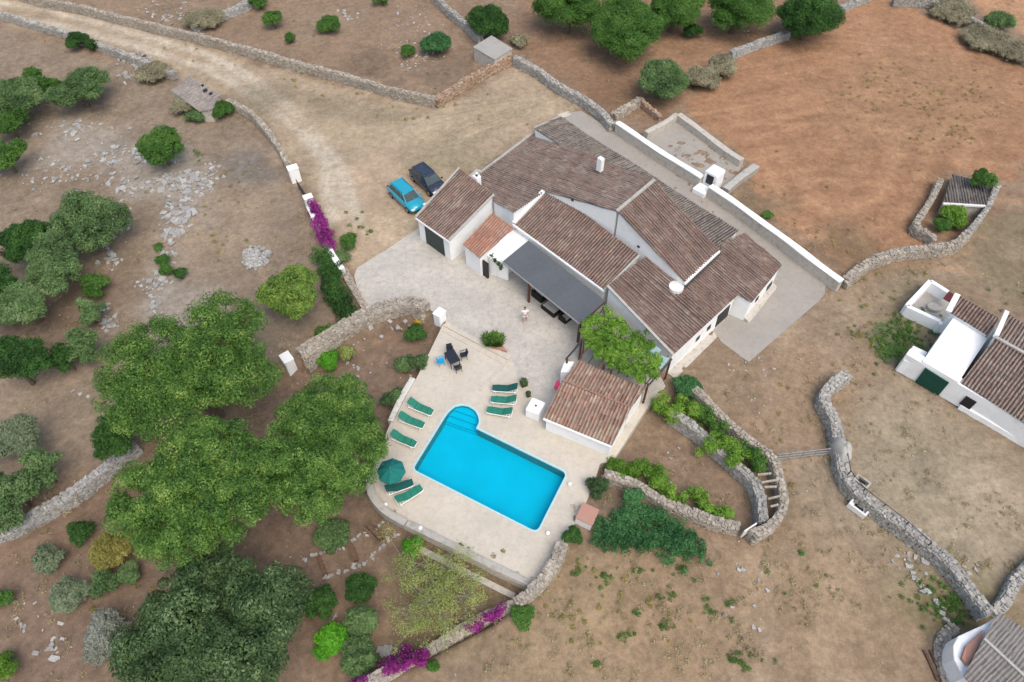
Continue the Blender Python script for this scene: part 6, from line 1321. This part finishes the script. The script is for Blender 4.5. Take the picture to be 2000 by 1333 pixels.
place_car((811,327),(862,372), 'dark navy parked car on the far side of the turquoise one', M['cardark'], 4.2)

# ---------------------------------------------------------------- person
pc_ = at(1025,630,0.012); pr = empty('person', (pc_[0], pc_[1], 0.012), 'person in white T-shirt and shorts standing on the patio, hands held together in front', 'person')
def skinmesh(name, J, E_, mat, parent, sub=2):
    me = bpy.data.meshes.new(name); me.from_pydata([j[0] for j in J], E_, []); o = bpy.data.objects.new(name, me); COL.objects.link(o); o.parent = parent
    o.modifiers.new('s', 'SKIN'); sv = me.skin_vertices[0].data
    for i, j in enumerate(J): sv[i].radius = (j[1], j[2] if len(j) > 2 else j[1])
    sv[0].use_root = True
    m_ = o.modifiers.new('u', 'SUBSURF'); m_.levels = sub; m_.render_levels = sub
    dg = bpy.context.evaluated_depsgraph_get(); nm = bpy.data.meshes.new_from_object(o.evaluated_get(dg)); o.modifiers.clear(); o.data = nm
    nm.materials.clear(); nm.materials.append(mat); nm.polygons.foreach_set('use_smooth', [True]*len(nm.polygons)); return o
# faces -y (towards the camera side); left foot forward
J = [((0, 0, .95), .13, .10), ((0, 0, 1.15), .12, .09), ((0, .01, 1.38), .15, .10), ((0, .0, 1.50), .055), ((0, -.015, 1.60), .075, .085), ((0, -.02, 1.70), .075, .085),
     ((-.09, 0, .90), .09), ((-.11, -.03, .50), .058), ((-.12, .02, .09), .038), ((-.12, -.14, .03), .035, .025),
     ((.09, 0, .90), .09), ((.12, .05, .50), .058), ((.15, .12, .09), .038), ((.16, -.02, .03), .035, .025),
     ((-.19, .01, 1.42), .05), ((-.25, -.02, 1.16), .038), ((-.10, -.25, 1.12), .028), ((-.05, -.31, 1.13), .028, .018),
     ((.19, .01, 1.42), .05), ((.25, -.02, 1.16), .038), ((.10, -.25, 1.12), .028), ((.05, -.31, 1.13), .028, .018)]
E_ = [(0, 1), (1, 2), (2, 3), (3, 4), (4, 5), (0, 6), (6, 7), (7, 8), (8, 9), (0, 10), (10, 11), (11, 12), (12, 13), (2, 14), (14, 15), (15, 16), (16, 17), (2, 18), (18, 19), (19, 20), (20, 21)]
for s in (-1, 1):
    for f_ in range(4):
        b0 = len(J); J += [((s*(.045-.012*f_), -.335-.004*f_, 1.145-.02*f_), .009), ((s*.012, -.36, 1.145-.02*f_), .008)]; E_ += [(17 if s < 0 else 21, b0), (b0, b0+1)]
    b0 = len(J); J += [((s*.06, -.30, 1.17), .010), ((s*.03, -.33, 1.185), .009)]; E_ += [(17 if s < 0 else 21, b0), (b0, b0+1)]
J += [((0, -.105, 1.645), .012), ((-.078, 0, 1.65), .014), ((.078, 0, 1.65), .014)]; n0 = len(J); E_ += [(4, n0-3), (4, n0-2), (4, n0-1)]
skinmesh('body', J, E_, M['skin'], pr)
skinmesh('shirt', [((0, 0, .90), .16, .13), ((0, 0, 1.1), .145, .115), ((0, .01, 1.38), .165, .118), ((0, 0, 1.47), .09), ((-.2, .0, 1.41), .068), ((-.25, -.02, 1.24), .06), ((.2, .0, 1.41), .068), ((.25, -.02, 1.24), .06)], [(0, 1), (1, 2), (2, 3), (2, 4), (4, 5), (2, 6), (6, 7)], M['shirt'], pr)
skinmesh('shorts', [((0, 0, .93), .15, .12), ((-.095, 0, .83), .105), ((-.105, -.02, .62), .085), ((.095, 0, .83), .105), ((.115, .03, .62), .085)], [(0, 1), (1, 2), (0, 3), (3, 4)], M['shirt'], pr)
skinmesh('hair', [((0, .03, 1.64), .082, .08), ((0, .01, 1.725), .085, .08), ((0, -.02, 1.75), .07, .06)], [(0, 1), (1, 2)], M['hair'], pr)
skinmesh('shoe', [((-.12, .03, .06), .045, .04), ((-.12, -.12, .04), .045, .03)], [(0, 1)], M['shirt'], pr, 1); skinmesh('shoe', [((.15, .13, .06), .045, .04), ((.16, -.01, .04), .045, .03)], [(0, 1)], M['shirt'], pr, 1)
pr.scale = (1.05,)*3; pr.rotation_euler[2] = R(8)

for o in bpy.data.objects:
    if o.parent is None and 'label' in o and 'kind' not in o: o['kind'] = 'thing'
